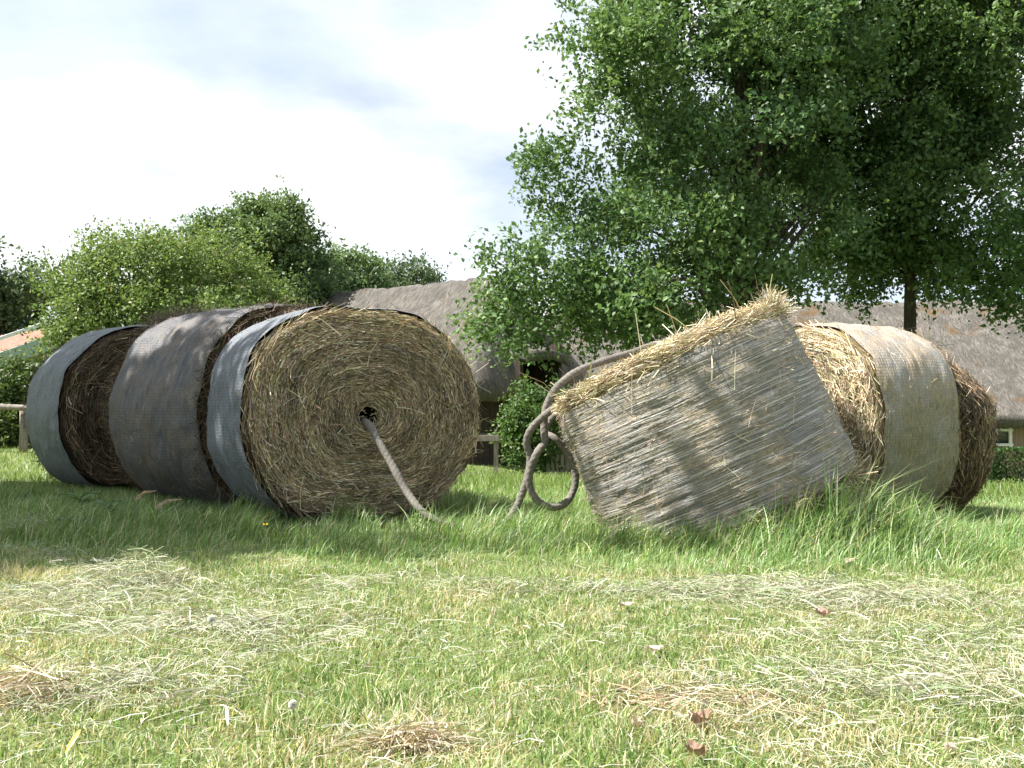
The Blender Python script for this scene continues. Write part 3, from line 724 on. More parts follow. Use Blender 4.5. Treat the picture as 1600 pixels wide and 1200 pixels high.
def side_straw(B, n, s0, s1, cols, w, length=(.08, .3), wild=.12, lift=(.0, .02), th0=0, th1=2 * PI, width=(.001, .0025)):
    th = rng.uniform(th0, th1, n); s = rng.uniform(s0, s1, n); L = rng.uniform(*length, n); k = 3; t = np.linspace(-.5, .5, k)[None]
    sl = rng.normal(0, .2, n); q = rng.random(n) < wild; sl[q] = rng.normal(0, 1.2, q.sum())
    TH = th[:, None] + (L / B.a)[:, None] * t; S = np.clip(s[:, None] + (sl * L)[:, None] * t, 0, B.L)
    lf = rng.uniform(*lift, n)[:, None] + (np.abs(rng.normal(0, .014, n)))[:, None] * np.abs(t * 2) ** 2
    P = B.side(TH, S, lf); ctr = B.C + B.A * S[..., None]; Nn = norm(P - ctr)
    T = norm(np.gradient(P, axis=1)); W = norm(np.cross(T, Nn + rng.normal(0, .4, (n, 1, 3)))) * rng.uniform(*width, n)[:, None, None]
    return ribbons(P, W, pick(cols, n, w, .25))
def rim_straw(B, n, s, cols, w, th=(0, 2 * PI), out=.5, along=-.6, tang=.8, length=(.05, .16), jit=.45, band=.03, width=(.001, .0023), sink=.02):
    a = rng.uniform(*th, n); ss = s + rng.normal(0, band, n)
    P0 = B.side(a, np.clip(ss, 0, B.L), -sink * rng.random(n)) ; P0 = P0 + B.A * (ss - np.clip(ss, 0, B.L))[:, None]
    ctr = B.C + B.A * ss[:, None]; N = norm(P0 - ctr); Tn = norm(np.cross(B.A, N)) * np.sign(rng.normal(0, 1, n))[:, None]
    D = norm(N * out + B.A * along + Tn * tang + rng.normal(0, jit, (n, 3))); L = rng.uniform(*length, n)[:, None]
    bend = rng.normal(0, .25, (n, 3)) + np.array([0, 0, -.12])
    t = np.linspace(0, 1, 3)[None, :, None]
    P = P0[:, None] + D[:, None] * L[:, None] * t + bend[:, None] * L[:, None] * t ** 2 * .5
    T = norm(np.gradient(P, axis=1)); W = norm(np.cross(T, rng.normal(0, 1, (n, 1, 3)))) * rng.uniform(*width, n)[:, None, None]
    return ribbons(P, W, pick(cols, n, w, .25))
def straw_obj(name, parts, t, base):
    V, T, C = merge(parts); o = raw_mesh(name, V, T, MAT_STRAW, t, base, C); o['kind'] = 'stuff'; return o

GOLD = [(.375, .305, .195), (.27, .212, .13), (.165, .13, .08), (.54, .475, .35), (.095, .073, .048)]
GW = [.3, .3, .17, .13, .1]
BROWN = [(.13, .09, .05), (.075, .052, .03), (.22, .165, .1), (.045, .032, .02)]
BRW = [.35, .3, .15, .2]
PALE = [(.53, .45, .31), (.39, .315, .195), (.63, .56, .42), (.26, .198, .12)]
PW = [.35, .3, .2, .15]
CORE_GOLD = mat_core('straw_core_gold', (.035, .025, .014), (.11, .08, .042), (.22, .165, .09))
CORE_BROWN = mat_core('straw_core_brown', (.02, .014, .009), (.06, .042, .025), (.13, .095, .055))
CORE_PALE = mat_core('straw_core_pale', (.12, .08, .035), (.38, .29, .14), (.6, .5, .3))
FOOT = []                                      # bale footprints, kept clear of grass
BALES = []
def foot(B, a=None): FOOT.append((B.C[:2], B.A[:2], B.L, (a or B.a)))
def rad2(deg): return math.radians(deg)
def axis_left(deg): return np.array([-math.sin(rad2(deg)), math.cos(rad2(deg)), 0])
rng = np.random.default_rng(101)

# left row, front bale: the spiral straw face
NET_BLUE = mat_net('net_wrap_bluegrey', (.11, .125, .145), (.27, .3, .335), (.11, .085, .06), .70, 95, .5)
NET_GREY = mat_net('net_wrap_grey', (.05, .052, .058), (.2, .205, .22), (.15, .12, .09), .575, 80, .45)
NET_GREEN = mat_net('net_wrap_greygreen', (.13, .155, .165), (.22, .25, .26), (.12, .1, .07), .95, 150, .42)
B1 = Bale((-.866, 6.1, .635), axis_left(28), .745, .655, 1.12, flat=.86, seed=1, round_end=.03); foot(B1)
b = np.array([-.866, 6.1, 0.])
t = thing('hay_bale', 'hay bale showing its brown spiral straw end with a rope out of the middle', 'hay bale', b, 'bales strung along the rope')
bale_core(B1, CORE_GOLD, t, b, hole=.3)
BT = [t]; bale_net(B1, t, b, NET_BLUE, .045, .93, wav=.028)
straw_obj('end_straw', [face_straw(B1, 24000, GOLD, GW, wild=.05), face_straw(B1, 420, [(.5, .42, .27), (.4, .32, .18)], None, lift=(.008, .025), length=(.06, .15), wild=.6),
                        face_straw(B1, 260, BROWN, BRW, lift=(.0, .03), length=(.05, .12), wild=.7, hole=.3, rmin=.03)], t, b)
straw_obj('rim_straw', [rim_straw(B1, 1500, .02, GOLD, GW, out=.0, along=-.1, tang=1.0, length=(.04, .13), jit=.16), rim_straw(B1, 60, .02, PALE, PW, out=.6, along=-.3, length=(.05, .15), th=(-1.2, 1.0)),
                        rim_straw(B1, 2600, 1.0, BROWN, BRW, out=.15, along=.1, length=(.04, .1), band=.05), rim_straw(B1, 1100, 1.04, [(.2, .15, .11), (.13, .1, .075)], None, th=(1.35, 1.85), out=1, along=0, tang=.4, length=(.05, .13), band=.05, width=(.0006, .0014))], t, b)

B2 = Bale((-1.47, 7.20, .655), axis_left(46.5), .80, .735, 1.33, flat=.86, seed=2, round_end=.035); foot(B2)
b = np.array([-1.62, 7.32, 0.])
t = thing('hay_bale', 'grey net wrapped hay bale in the middle of the left row', 'hay bale', b, 'bales strung along the rope')
bale_core(B2, CORE_BROWN, t, b)
BT.append(t); bale_net(B2, t, b, NET_GREY, .03, 1.27, wav=.025)
straw_obj('rim_straw', [rim_straw(B2, 3000, 1.31, BROWN, BRW, out=.3, along=.3, length=(.04, .11), band=.03), rim_straw(B2, 1500, 1.31, [(.2, .155, .115), (.12, .09, .065)], None, th=(.9, 2.2), out=1, along=.2, tang=.5, length=(.06, .16), band=.04, width=(.0006, .0015)),
                        rim_straw(B2, 1500, .02, BROWN, BRW, out=.3, along=-.3, length=(.05, .14))], t, b)

B3 = Bale((-3.03, 8.6, .655), axis_left(40), .74, .70, .95, flat=.86, seed=3, round_end=.03); foot(B3)
b = np.array([-3.1, 8.6, 0.])
t = thing('hay_bale', 'leftmost hay bale with smooth pale blue grey net band and dark end', 'hay bale', b, 'bales strung along the rope')
bale_core(B3, CORE_BROWN, t, b)
bale_net(B3, t, b, NET_GREEN, .02, .86, wav=.006)
straw_obj('end_straw', [face_straw(B3, 7000, BROWN, BRW, wild=.2, lift=(0, .04)), face_straw(B3, 250, GOLD, GW, lift=(.01, .05), wild=.5)], t, b)
straw_obj('rim_straw', [rim_straw(B3, 1400, .9, BROWN, BRW, out=.5, along=.3, length=(.04, .1)), rim_straw(B3, 400, .02, BROWN, BRW, out=.0, along=-.2, length=(.05, .1), jit=.2)], t, b)

straw_obj('poking_straw', [side_straw(B2, 2200, .1, 1.25, [(.2, .165, .13), (.12, .095, .07), (.28, .24, .19)], None, length=(.012, .04), wild=.6, lift=(.012, .026), width=(.0006, .0012))], BT[1], BT[1].location)
straw_obj('poking_straw', [side_straw(B1, 700, .1, .9, [(.2, .165, .13), (.12, .095, .07), (.28, .24, .19)], None, length=(.012, .04), wild=.6, lift=(.012, .026), width=(.0006, .0012))], BT[0], BT[0].location)
# right row: tipped bale, netted bale, rotten bale
phi = math.radians(24.0)
Aup = norm(np.array([-math.sin(phi), .07, math.cos(phi)]))          # towards the raised end
u4 = norm(np.array([math.cos(phi), 0, math.sin(phi)])); u4 = norm(u4 - Aup * (u4 @ Aup)); w4 = np.cross(Aup, u4)
top_c = at(1040, 563, 5.72)
NET_TIP = mat_net('net_wrap_silver', (.21, .198, .178), (.42, .405, .375), (.35, .285, .195), .56, 120, .5, spec=.4, reg=.3)
B4 = Bale(top_c, -Aup, .655, .66, .96, u=u4, w=w4, flat=2.0, seed=4, e=.97, flare=.02, barrel=.045, lump=.10, round_end=.02)
b = np.array([.55, 5.6, 0.])
t = thing('hay_bale', 'tipped hay bale standing on edge with straw fringe on top and lined silver net', 'hay bale', b, 'bales strung along the rope')
bale_core(B4, CORE_PALE, t, b, hole=.12)
bale_net(B4, t, b, NET_TIP, .05, .93, wav=.02, ridges=.009, M_=150)
straw_obj('end_straw', [face_straw(B4, 4500, PALE, PW, wild=.15, lift=(0, .03)), rim_straw(B4, 9000, .012, PALE, PW, out=.06, along=-.12, tang=1.2, length=(.05, .13), jit=.24, band=.02),
                        rim_straw(B4, 350, .01, PALE, PW, out=.4, along=-.3, length=(.03, .08), band=.02), rim_straw(B4, 120, .04, PALE, PW, out=.6, along=.5, length=(.05, .12)),
                        rim_straw(B4, 700, .0, PALE, PW, th=(-.45, .3), out=.5, along=-.45, tang=.6, length=(.05, .14), band=.03, jit=.4)], t, b)
straw_obj('rim_straw', [rim_straw(B4, 6000, .945, GOLD, GW, out=.25, along=.1, tang=1.1, length=(.06, .17), jit=.35, band=.02), rim_straw(B4, 700, .95, PALE, PW, out=.4, along=.2, length=(.06, .16), band=.02)], t, b)
def net_strands(B, rows, s0, s1, per, cols):   # the wrap's own cords, drawn tight round the bale, broken and drifting
    n = rows * per; row = np.repeat(np.linspace(s0, s1, rows) + rng.normal(0, .006, rows), per); th = rng.uniform(0, 2 * PI, n); L = rng.uniform(.06, .34, n); k = 6
    t = np.linspace(-.5, .5, k)[None]; TH = th[:, None] + (L / B.a)[:, None] * t
    S = np.clip(row[:, None] + .012 * (vnoise(np.stack([np.cos(TH) * 3, np.sin(TH) * 3, row[:, None] * 6 + 0 * TH], -1), 1, 5) - .5) + rng.normal(0, .003, (n, 1)) + (rng.normal(0, .012, n) * L)[:, None] * t, .03, B.L - .03)
    p = np.stack([np.cos(TH) * 6, np.sin(TH) * 6, S * 7], -1)
    of = .008 + .02 * (fbm(p, 1.2, B.seed + 4, 3) - .35) + .010 * (np.abs(vnoise(np.stack([np.cos(TH) * 5 + S * 3, np.sin(TH) * 5, S * 16], -1), 1, B.seed + 8) - .5) * 2) + .002 + .003 * rng.random((n, 1))
    P = B.side(TH, S, of); ctr = B.C + B.A * S[..., None]; Nn = norm(P - ctr); T = norm(np.gradient(P, axis=1))
    W = norm(np.cross(T, Nn + rng.normal(0, .25, (n, 1, 3)))) * rng.uniform(.0008, .0018, n)[:, None, None]
    rot = fbm(np.stack([np.cos(th) * 2.4, np.sin(th) * 2.4, row * 4], -1), 1.3, 17, 3) + .10 * (row - .5) ; keep = rot < .56
    return ribbons(P[keep], W[keep], pick(cols, int(keep.sum()), None, .22, .1))
straw_obj('net_cord', [net_strands(B4, 66, .06, .92, 60, [(.37, .36, .34), (.47, .46, .435), (.31, .3, .285), (.4, .365, .3), (.33, .29, .23)])], t, b)
straw_obj('poking_straw', [side_straw(B4, 2600, .05, .92, [(.34, .27, .17), (.22, .165, .1), (.45, .38, .26)], None, length=(.015, .05), wild=.5, lift=(.006, .02), width=(.0006, .0014)), side_straw(B4, 160, .05, .9, PALE, PW, length=(.04, .09), wild=.7, lift=(.01, .02), width=(.0007, .0014))], t, b)
loose = rim_straw(B4, 26, -.02, PALE, PW, out=.3, along=-1.0, tang=.2, length=(.15, .3), jit=.5, width=(.002, .0035))
straw_obj('stray_stalk', [loose], t, b)

A5 = norm(np.array([.88, .47, 0]))
NET_PALE = mat_net('net_wrap_pale', (.3, .285, .265), (.55, .53, .5), (.36, .28, .19), .545, 60, .6, algae=.6, spec=.3, reg=.4)
B5 = Bale((1.74, 6.35, .575), A5, .70, .62, .70, flat=.86, seed=5, round_end=.025); foot(B5)
b = np.array([1.83, 6.35, 0.])
t = thing('hay_bale', 'hay bale with sunlit golden straw end and pale stained net behind the tipped one', 'hay bale', b, 'bales strung along the rope')
bale_core(B5, CORE_PALE, t, b)
bale_net(B5, t, b, NET_PALE, .03, .64, wav=.03)
straw_obj('end_straw', [face_straw(B5, 13000, PALE, PW, wild=.1, lift=(0, .03), length=(.03, .11)), rim_straw(B5, 1600, .0, PALE, PW, out=.02, along=-.1, tang=1, length=(.04, .11), jit=.2)], t, b)
straw_obj('rim_straw', [side_straw(B5, 500, .02, .62, PALE + BROWN[2:3], None, length=(.02, .07), wild=.3, lift=(.004, .014), width=(.0007, .0015)), rim_straw(B5, 900, .66, BROWN + PALE[1:2], None, out=.1, along=.2, tang=1, length=(.05, .15), jit=.3)], t, b)

B6 = Bale((2.37, 6.70, .485), norm(np.array([.84, .54, 0])), .655, .52, .32, flat=.9, seed=6, round_end=.06); foot(B6)
b = np.array([2.37, 6.70, 0.])
t = thing('hay_bale', 'rotten dark brown hay bale without net at the right end', 'hay bale', b, 'bales strung along the rope')
bale_core(B6, CORE_BROWN, t, b)
MIXB = BROWN + [(.3, .22, .12), (.5, .4, .25)]
straw_obj('loose_straw', [side_straw(B6, 11000, 0, .32, MIXB, [.28, .25, .14, .15, .13, .05], wild=.14, lift=(0, .025)), rim_straw(B6, 2500, .30, MIXB, None, out=.1, along=.05, tang=1.0, length=(.05, .13), band=.03, jit=.28),
                          rim_straw(B6, 1500, .02, MIXB, None, out=.1, along=-.2, length=(.04, .1), jit=.3)], t, b)

# ------------------------------------------------------------------ the rope
def rope():
    d0 = B1.face(np.array(.0), np.array(0.), False, .0, .3)
    pts = [d0 + B1.A * .05, at(575, 662, 6.02), at(592, 690, 5.93), at(612, 725, 5.88), at(636, 768, 5.8), at(662, 800, 5.72), at(700, 820, 5.72), at(750, 824, 5.85), at(785, 818, 5.95), at(806, 794, 6.0),
           at(823, 748, 6.0), at(828, 715, 6.0), at(823, 690, 5.97), at(832, 668, 5.93), at(856, 645, 5.9), at(884, 626, 5.92), at(925, 600, 6.0), at(985, 572, 6.12), at(1030, 550, 6.2), at(1045, 540, 6.3), at(1025, 538, 6.4), at(990, 550, 6.32),
           at(948, 563, 6.2), at(905, 579, 6.05), at(873, 602, 5.98), at(854, 634, 5.97), at(850, 668, 5.97), at(851, 690, 5.96), at(840, 706, 5.9), at(830, 730, 5.92), at(827, 756, 5.95),
           at(839, 781, 5.97), at(862, 792, 6.0), at(885, 784, 6.05), at(898, 758, 6.08), at(897, 730, 6.08), at(884, 704, 6.06), at(866, 684, 6.04), at(852, 676, 6.1), at(860, 655, 6.16), at(885, 640, 6.2)]
    n = 1100; P = spline(pts, n); s = np.concatenate([[0], np.cumsum(np.linalg.norm(np.diff(P, axis=0), axis=1))])
    P = np.stack([np.interp(np.linspace(0, s[-1], n), s, P[:, i]) for i in range(3)], -1); s = np.linspace(0, s[-1], n)
    lob = lambda th: 1 + .09 * np.abs(np.cos(1.5 * (th[None] - s[:, None] * 62 - 1.2 * np.sin(s[:, None] * 7)))) - .1
    V, F = tube_arrays(P, np.interp(s, np.linspace(0, s[-1], 90), .0225 * (1 + rng.normal(0, .05, 90))), 18, lob)
    o = raw_mesh('rope', V, F, ROPE, smooth=True)
    tag(o, 'thick twisted hemp rope threaded through the bales and looped over the tipped one', 'rope')
rope()

# ------------------------------------------------------------------ grass
rng = np.random.default_rng(202)
def clear(x, y, m=.0):
    ok = np.ones(len(x), bool)
    for C, A, L, a in FOOT:
        dx_, dy_ = x - C[0], y - C[1]; s = dx_ * A[0] + dy_ * A[1]; q = np.abs(-dx_ * A[1] + dy_ * A[0])
        ok &= ~((s > .03 + m) & (s < L - .03 - m) & (q < a * .62 - m))
    return ok
HAYP = [(120, 960, .5, .3, 1.0), (300, 1000, .55, .25, .9), (60, 1090, .3, .25, .9), (250, 930, .5, .2, .9), (1200, 935, .8, .16, .9), (1400, 960, .8, .2, .8), (1450, 1060, .5, .3, .8), (1300, 1020, .4, .25, .7), (650, 1165, .16, .07, 1.0), (1080, 1090, .3, .15, .7), (900, 1010, .5, .2, .35), (560, 1010, .5, .15, .4), (700, 940, .6, .1, .5), (1180, 1140, .2, .1, .8)]
def hay_field(x, y):
    f = .0 * x
    for px, py, rx, ry, w in HAYP:
        g = gxy(px, py); f = np.maximum(f, w * np.exp(-((x - g[0]) / rx) ** 2 - ((y - g[1]) / ry) ** 2))
    p = np.stack([x, y], -1)
    return np.clip(f * (.1 + 1.3 * fbm(p, 3.0, 31, 3)) + .5 * sstep(.56, .74, fbm(p, 2.2, 37, 3)), 0, 1)
def wedge(n, y0, y1, pw=1.0, mx=.45):           # points in the part of the meadow the camera sees, with a margin
    t = rng.random(n); y = (y0 ** pw + t * (y1 ** pw - y0 ** pw)) ** (1 / pw); x = rng.uniform(-1, 1, n) * (.53 * y + mx)
    side = rng.random(n) < .17; x = np.where(side, np.where(rng.random(n) < .5, -1, 1) * (.53 * y + mx + 1.6 * rng.random(n) ** 1.2), x); return x, y
def edge_y(x):                                 # where the mown meadow meets the uncut strip
    return 4.18 + .32 * sstep(.2, -1.8, x) + .6 * (vnoise(np.stack([x, x * 0], -1), 1.7, 3) - .5) + .35 * (vnoise(np.stack([x, x * 0], -1), 6, 5) - .5)
G_SHORT = [(.17, .265, .065), (.25, .34, .115), (.11, .195, .048), (.4, .45, .22)]
G_DRY = [(.55, .49, .3), (.46, .4, .22), (.36, .34, .17), (.66, .6, .44)]
G_LONG = [(.14, .24, .065), (.22, .325, .105), (.095, .175, .045), (.4, .47, .26)]
H_CUT = [(.6, .59, .47), (.48, .48, .36), (.36, .4, .25), (.74, .72, .62), (.3, .28, .2), (.3, .37, .22)]

GREYHAY = [(.52, .52, .38), (.4, .42, .27), (.3, .28, .19), (.62, .6, .48), (.32, .4, .2)]
TANHAY = [(.55, .45, .3), (.42, .33, .2), (.66, .58, .43), (.3, .22, .13)]
HEAPS = [(215, 912, .26, .18, .11, 1500, GREYHAY), (110, 935, .5, .3, .05, 1300, GREYHAY), (300, 985, .6, .3, .035, 1500, GREYHAY), (1200, 930, .45, .2, .07, 1100, GREYHAY), (1330, 942, .5, .22, .06, 1100, GREYHAY), (1090, 925, .5, .2, .04, 700, GREYHAY),
         (640, 1165, .1, .06, .045, 420, TANHAY), (25, 1095, .14, .12, .06, 450, TANHAY), (1450, 1085, .5, .3, .035, 1300, GREYHAY), (1540, 1010, .6, .3, .035, 1000, GREYHAY), (1010, 1090, .2, .1, .02, 200, TANHAY), (1130, 1110, .3, .18, .02, 350, TANHAY), (60, 830, .4, .2, .08, 900, GREYHAY), (600, 915, .6, .2, .035, 700, GREYHAY), (820, 930, .6, .2, .03, 500, GREYHAY), (180, 1090, .4, .2, .03, 700, GREYHAY)]
def mown():
    n = 200000; x, y = wedge(n, 1.55, 4.9, 1.15); ok = y < edge_y(x) + .15; x, y = x[ok], y[ok]; n = len(x)
    hf = hay_field(x, y); p = np.stack([x, y], -1); tuft = sstep(.5, .75, fbm(p, 4.5, 41, 2))
    h = (.016 + .026 * rng.random(n) + .05 * tuft * rng.random(n)) * (1 - .4 * hf); spot = sum(np.exp(-((x - gxy(a, b_)[0]) / c) ** 2 - ((y - gxy(a, b_)[1]) / d_) ** 2) for a, b_, c, d_ in ((1130, 1115, .2, .1), (640, 1160, .15, .08), (30, 1080, .12, .2), (1010, 1060, .15, .08), (1180, 1150, .15, .08), (180, 905, .3, .15)))
    dry = rng.random(n) < np.clip(.2 + .75 * spot + .4 * hf + .45 * sstep(.52, .7, fbm(p, 2.6, 47, 3)), 0, .8)
    c = pick(G_SHORT, n, [.3, .3, .25, .15]); c[dry] = pick(G_DRY, int(dry.sum()))
    v1 = blades(np.stack([x, y, ground_z(x, y) - .004], -1), h, rng.uniform(.002, .0042, n), rng.uniform(0, 2 * PI, n), rng.uniform(.1, 1.3, n), c, 2)
    V, T, C = v1; tag(raw_mesh('mown_grass', V, T, MAT_GRASS, None, None, C), 'short mown yellowish green grass in the foreground', 'grass', kind='stuff')
def cut_hay():
    n = 100000; x, y = wedge(n, 1.55, 5.0, 1.2); hf = hay_field(x, y)
    ok = (rng.random(n) < .06 + .55 * hf) & (y < edge_y(x) + .25); x, y, hf = x[ok], y[ok], hf[ok]; n = len(x)
    p = np.stack([x, y], -1); main = 2 * PI * fbm(p, 1.1, 53, 2) * 1.6
    a = main + rng.normal(0, .75, n); L = rng.uniform(.018, .075, n) * (1 + (rng.random(n) < .07) * 1.3)
    z = ground_z(x, y) + .012 + (.02 + .05 * hf) * rng.random(n); pit = rng.normal(0, .14, n); cur = rng.normal(0, .3, n)
    t = np.linspace(-.5, .5, 3)[None]
    an = a[:, None] + cur[:, None] * t * 2
    P = np.stack([x[:, None] + L[:, None] * t * np.cos(an), y[:, None] + L[:, None] * t * np.sin(an), z[:, None] + L[:, None] * (pit[:, None] * t - .25 * t ** 2)], -1)
    P[..., 2] = np.maximum(P[..., 2], ground_z(P[..., 0], P[..., 1]) + .004)
    W = norm(np.stack([-np.sin(an), np.cos(an), rng.normal(0, .5, (n, 1)) + 0 * an], -1)) * rng.uniform(.0005, .0011, n)[:, None, None]
    parts = [ribbons(P, W, .72 * pick(H_CUT, n, [.24, .24, .16, .12, .1, .14]))]
    for px, py, rx, ry, hz, m0, cols in HEAPS:
        m = int(m0 * .6)      # raked wisps that stand up as loose heaps
        g = gxy(px, py); q = rng.normal(0, .5, (m, 2)); hx, hy = g[0] + q[:, 0] * rx, g[1] + q[:, 1] * ry
        hz_ = hz * np.exp(-(q ** 2).sum(1) * 1.4) * (.4 + 1.2 * vnoise(np.stack([hx, hy], -1), 14, 3)); c0 = np.stack([hx, hy, ground_z(hx, hy) + .012 + hz_ * rng.random(m)], -1)
        an = rng.normal(.2, 1.0, m); D = norm(np.stack([np.cos(an), np.sin(an), rng.normal(0, .35, m)], -1)); L = rng.uniform(.04, .15, m)[:, None, None]
        t3 = np.linspace(-.5, .5, 4)[None, :, None]; B_ = rng.normal(0, .5, (m, 1, 3)); Q = c0[:, None] + D[:, None] * L * t3 - np.abs(B_) * np.array([.3, .3, 1]) * L * t3 ** 2
        Q[..., 2] = np.maximum(Q[..., 2], ground_z(Q[..., 0], Q[..., 1]) + .004)
        Wq = norm(np.cross(D, rng.normal(0, 1, (m, 3))))[:, None] * rng.uniform(.0006, .0016, m)[:, None, None]
        parts.append(ribbons(Q, np.repeat(Wq, 4, 1), .84 * pick(cols, m)))
    V, T, C = merge(parts)
    tag(raw_mesh('cut_hay', V, T, MAT_HAY, None, None, C), 'pale drying cuttings strewn over the mown grass', 'hay', kind='stuff')
def long_grass():
    n = 104000; x, y = wedge(n, 3.9, 8.2, 1.2); ok = (y > edge_y(x)) & clear(x, y); x, y = x[ok], y[ok]
    p = np.stack([x, y], -1); ok = rng.random(len(x)) < .45 + .9 * fbm(p, 2.6, 61, 2); x, y = x[ok], y[ok]; n = len(x); p = np.stack([x, y], -1)
    inn = sstep(0, .9, y - edge_y(x)); tall = np.exp(-((x - 1.75) / .5) ** 2 - ((y - 4.85) / .45) ** 2) + .8 * np.exp(-((x - 1.35) / .35) ** 2 - ((y - 4.85) / .3) ** 2)
    h = (.055 + .075 * inn + .2 * tall + .12 * (sstep(.45, .75, fbm(p, 4, 67, 2)) - .3) * inn) * rng.uniform(.45, 1.25, n); h = np.where(y > 6.2, np.minimum(h, .1), h)
    h *= 1 - .35 * sstep(-.4, -1.5, x) * sstep(5.6, 4.8, y)
    h *= 1 - .5 * sstep(2.0, 2.6, x) * sstep(5.0, 5.6, y)
    ang = rng.normal(.1, 1.0, n) + 3.0 * (fbm(p, 2.2, 69, 2) - .5); lean = np.abs(rng.normal(.55, .35, n)) + .1
    c = pick(G_LONG, n, [.32, .34, .2, .14]); dry = rng.random(n) < .07; c[dry] = pick(G_DRY, int(dry.sum()))
    V, T, C = blades(np.stack([x, y, ground_z(x, y) - .004], -1), h, rng.uniform(.0025, .0055, n) * (.8 + 2 * h), ang, lean, c, 3)
    tag(raw_mesh('long_grass', V, T, MAT_GRASS, None, None, C), 'lush uncut green grass strip along the foot of the bales', 'grass', kind='stuff')
def far_grass():
    n = 130000; x, y = wedge(n, 7.6, 26, .6, 1.5); ok = clear(x, y); x, y = x[ok], y[ok]; n = len(x); p = np.stack([x, y], -1)
    h = (.05 + .06 * fbm(p, 1.2, 71, 2)) * rng.uniform(.5, 1.3, n)
    c = pick([(.12, .2, .04), (.18, .26, .07), (.09, .16, .03), (.28, .31, .12)], n, [.3, .35, .2, .15])
    V, T, C = blades(np.stack([x, y, ground_z(x, y) - .004], -1), h, rng.uniform(.006, .013, n), rng.uniform(0, 2 * PI, n), rng.uniform(.1, .9, n), c, 1)
    tag(raw_mesh('meadow_grass', V, T, MAT_GRASS, None, None, C), 'bright short grass stretching behind the bales to the farm', 'grass', kind='stuff')
mown(); cut_hay(); long_grass(); far_grass()

# ------------------------------------------------------------------ small things in the grass
def dead_leaf(px, py, size, label, curl, rot, col):
    g = gxy(px, py); z = float(ground_z(*g)) + .016; b = np.array([g[0], g[1], z])
    n, m = 15, 7; t = np.linspace(0, 1, n); s = np.linspace(-1, 1, m); Tt, Ss = np.meshgrid(t, s, indexing='ij')
    w = .33 * np.sin(PI * np.clip(Tt, .02, .98)) ** .7 * (1 + .34 * np.sin(Tt * 24)) + .015
    x = (Tt - .5); y = Ss * w; zz = curl * (Ss ** 2) * .28 + curl * .35 * (x * 1.4) ** 2 + .03 * np.sin(9 * x + 5 * y)
    c, q = math.cos(rot), math.sin(rot)
    P = np.stack([x * c - y * q, x * q + y * c, zz], -1) * size * .68
    i = np.arange(n - 1)[:, None] * m; j = np.arange(m - 1)[None]
    F = np.stack([i + j, i + m + j, i + m + j + 1, i + j + 1], -1).reshape(-1, 4)
    o = raw_mesh('dead_leaf', P.reshape(-1, 3), F, MAT_HAY, None, None, np.tile(np.array(col) * .9, (n * m, 1)) * np.exp(rng.normal(0, .25, (n * m, 1))), smooth=True)
    o.location = b; tag(o, label, 'leaf', 'withered oak leaves lying on the mown grass')
for a in [(1092, 1142, .078, 'curled brown leaf on the dry tuft, largest of the dead leaves', 1.3, .4, (.34, .22, .17)),
          (1085, 1188, .075, 'withered brown leaf near the bottom edge below the largest leaf', 1.0, 2.2, (.3, .2, .14)),
          (992, 1142, .05, 'small pale folded leaf left of the largest dead leaf', 1.2, 1.2, (.5, .4, .32)),
          (1022, 1028, .075, 'pale pinkish leaf lying flat in the middle distance of the mown grass', .6, .2, (.62, .5, .42)),
          (978, 958, .09, 'greyish dead leaf near the uncut strip, centre', .5, .1, (.5, .44, .36)),
          (1283, 970, .09, 'reddish brown leaf beside the raked hay on the right', .8, 1.7, (.32, .2, .16)),
          (1478, 1180, .045, 'tiny pale leaf near the bottom right corner', 1.0, .7, (.55, .45, .38))]:
    dead_leaf(*a)
def pale_blade(px, py, L, w, ang, up, col, name, label, cat):
    g = gxy(px, py); z = float(ground_z(*g)) + .05; t = np.linspace(0, 1, 8)[:, None]
    d = np.array([math.cos(ang), math.sin(ang), up]); P = d * (t - .5) * L + np.array([0, 0, .25 * L]) * (t * (1 - t))
    s = norm(np.cross(d, [0, -.6, .8])) * w * np.sin(PI * np.clip(t, .06, .98)) ** .6
    V = np.stack([P - s, P + np.array([0, 0, -.2 * w]), P + s], 1).reshape(-1, 3); F = []
    for i in range(7):
        for k in (0, 1): F.append([i * 3 + k, i * 3 + k + 1, i * 3 + k + 4, i * 3 + k + 3])
    o = raw_mesh(name, V, F, MAT_GRASS, None, None, np.tile(np.array(col), (len(V), 1)), smooth=True); o.location = (g[0], g[1], z); tag(o, label, cat)
pale_blade(358, 1152, .05, .004, 1.9, .5, (.5, .52, .4), 'grass_leaf', 'broad whitish leaf blade standing in the grass at lower left', 'leaf')
pale_blade(120, 1188, .04, .005, 1.3, .8, (.75, .6, .08), 'grass_leaf', 'yellow leaf blade at the lower left edge', 'leaf')

def puff(px, py, r, label):
    g = gxy(px, py); z = float(ground_z(*g)); b = np.array([g[0], g[1], z]); hh = .045
    t = thing('dandelion_clock', label, 'flower', b, 'dandelion clocks in the mown grass')
    MB().tube(np.array([[0, 0, 0], [.004, 0, hh / 2], [0, 0, hh]]), .0016, 6).build('stem', mat_stem, t)
    n = 700; D = norm(rng.normal(0, 1, (n, 3))); k = np.linspace(.15, 1, 2)[None, :, None]
    P = np.array([0, 0, hh + r * .8]) + D[:, None] * r * k; W = norm(np.cross(D, rng.normal(0, 1, (n, 3))))[:, None] * np.array([.0002, .0011])[None, :, None]
    V, T, C = ribbons(P, W, np.full((n, 3), .8)); raw_mesh('seed_head', V, T, MAT_HAY, t, None, C)
mat_stem = mat_plain('green_stem', (.16, .24, .07), .6)
puff(460, 1138, .010, 'white dandelion clock near the bottom edge, left of the brown tuft')
puff(333, 1003, .012, 'white dandelion clock among the pale cuttings at left')

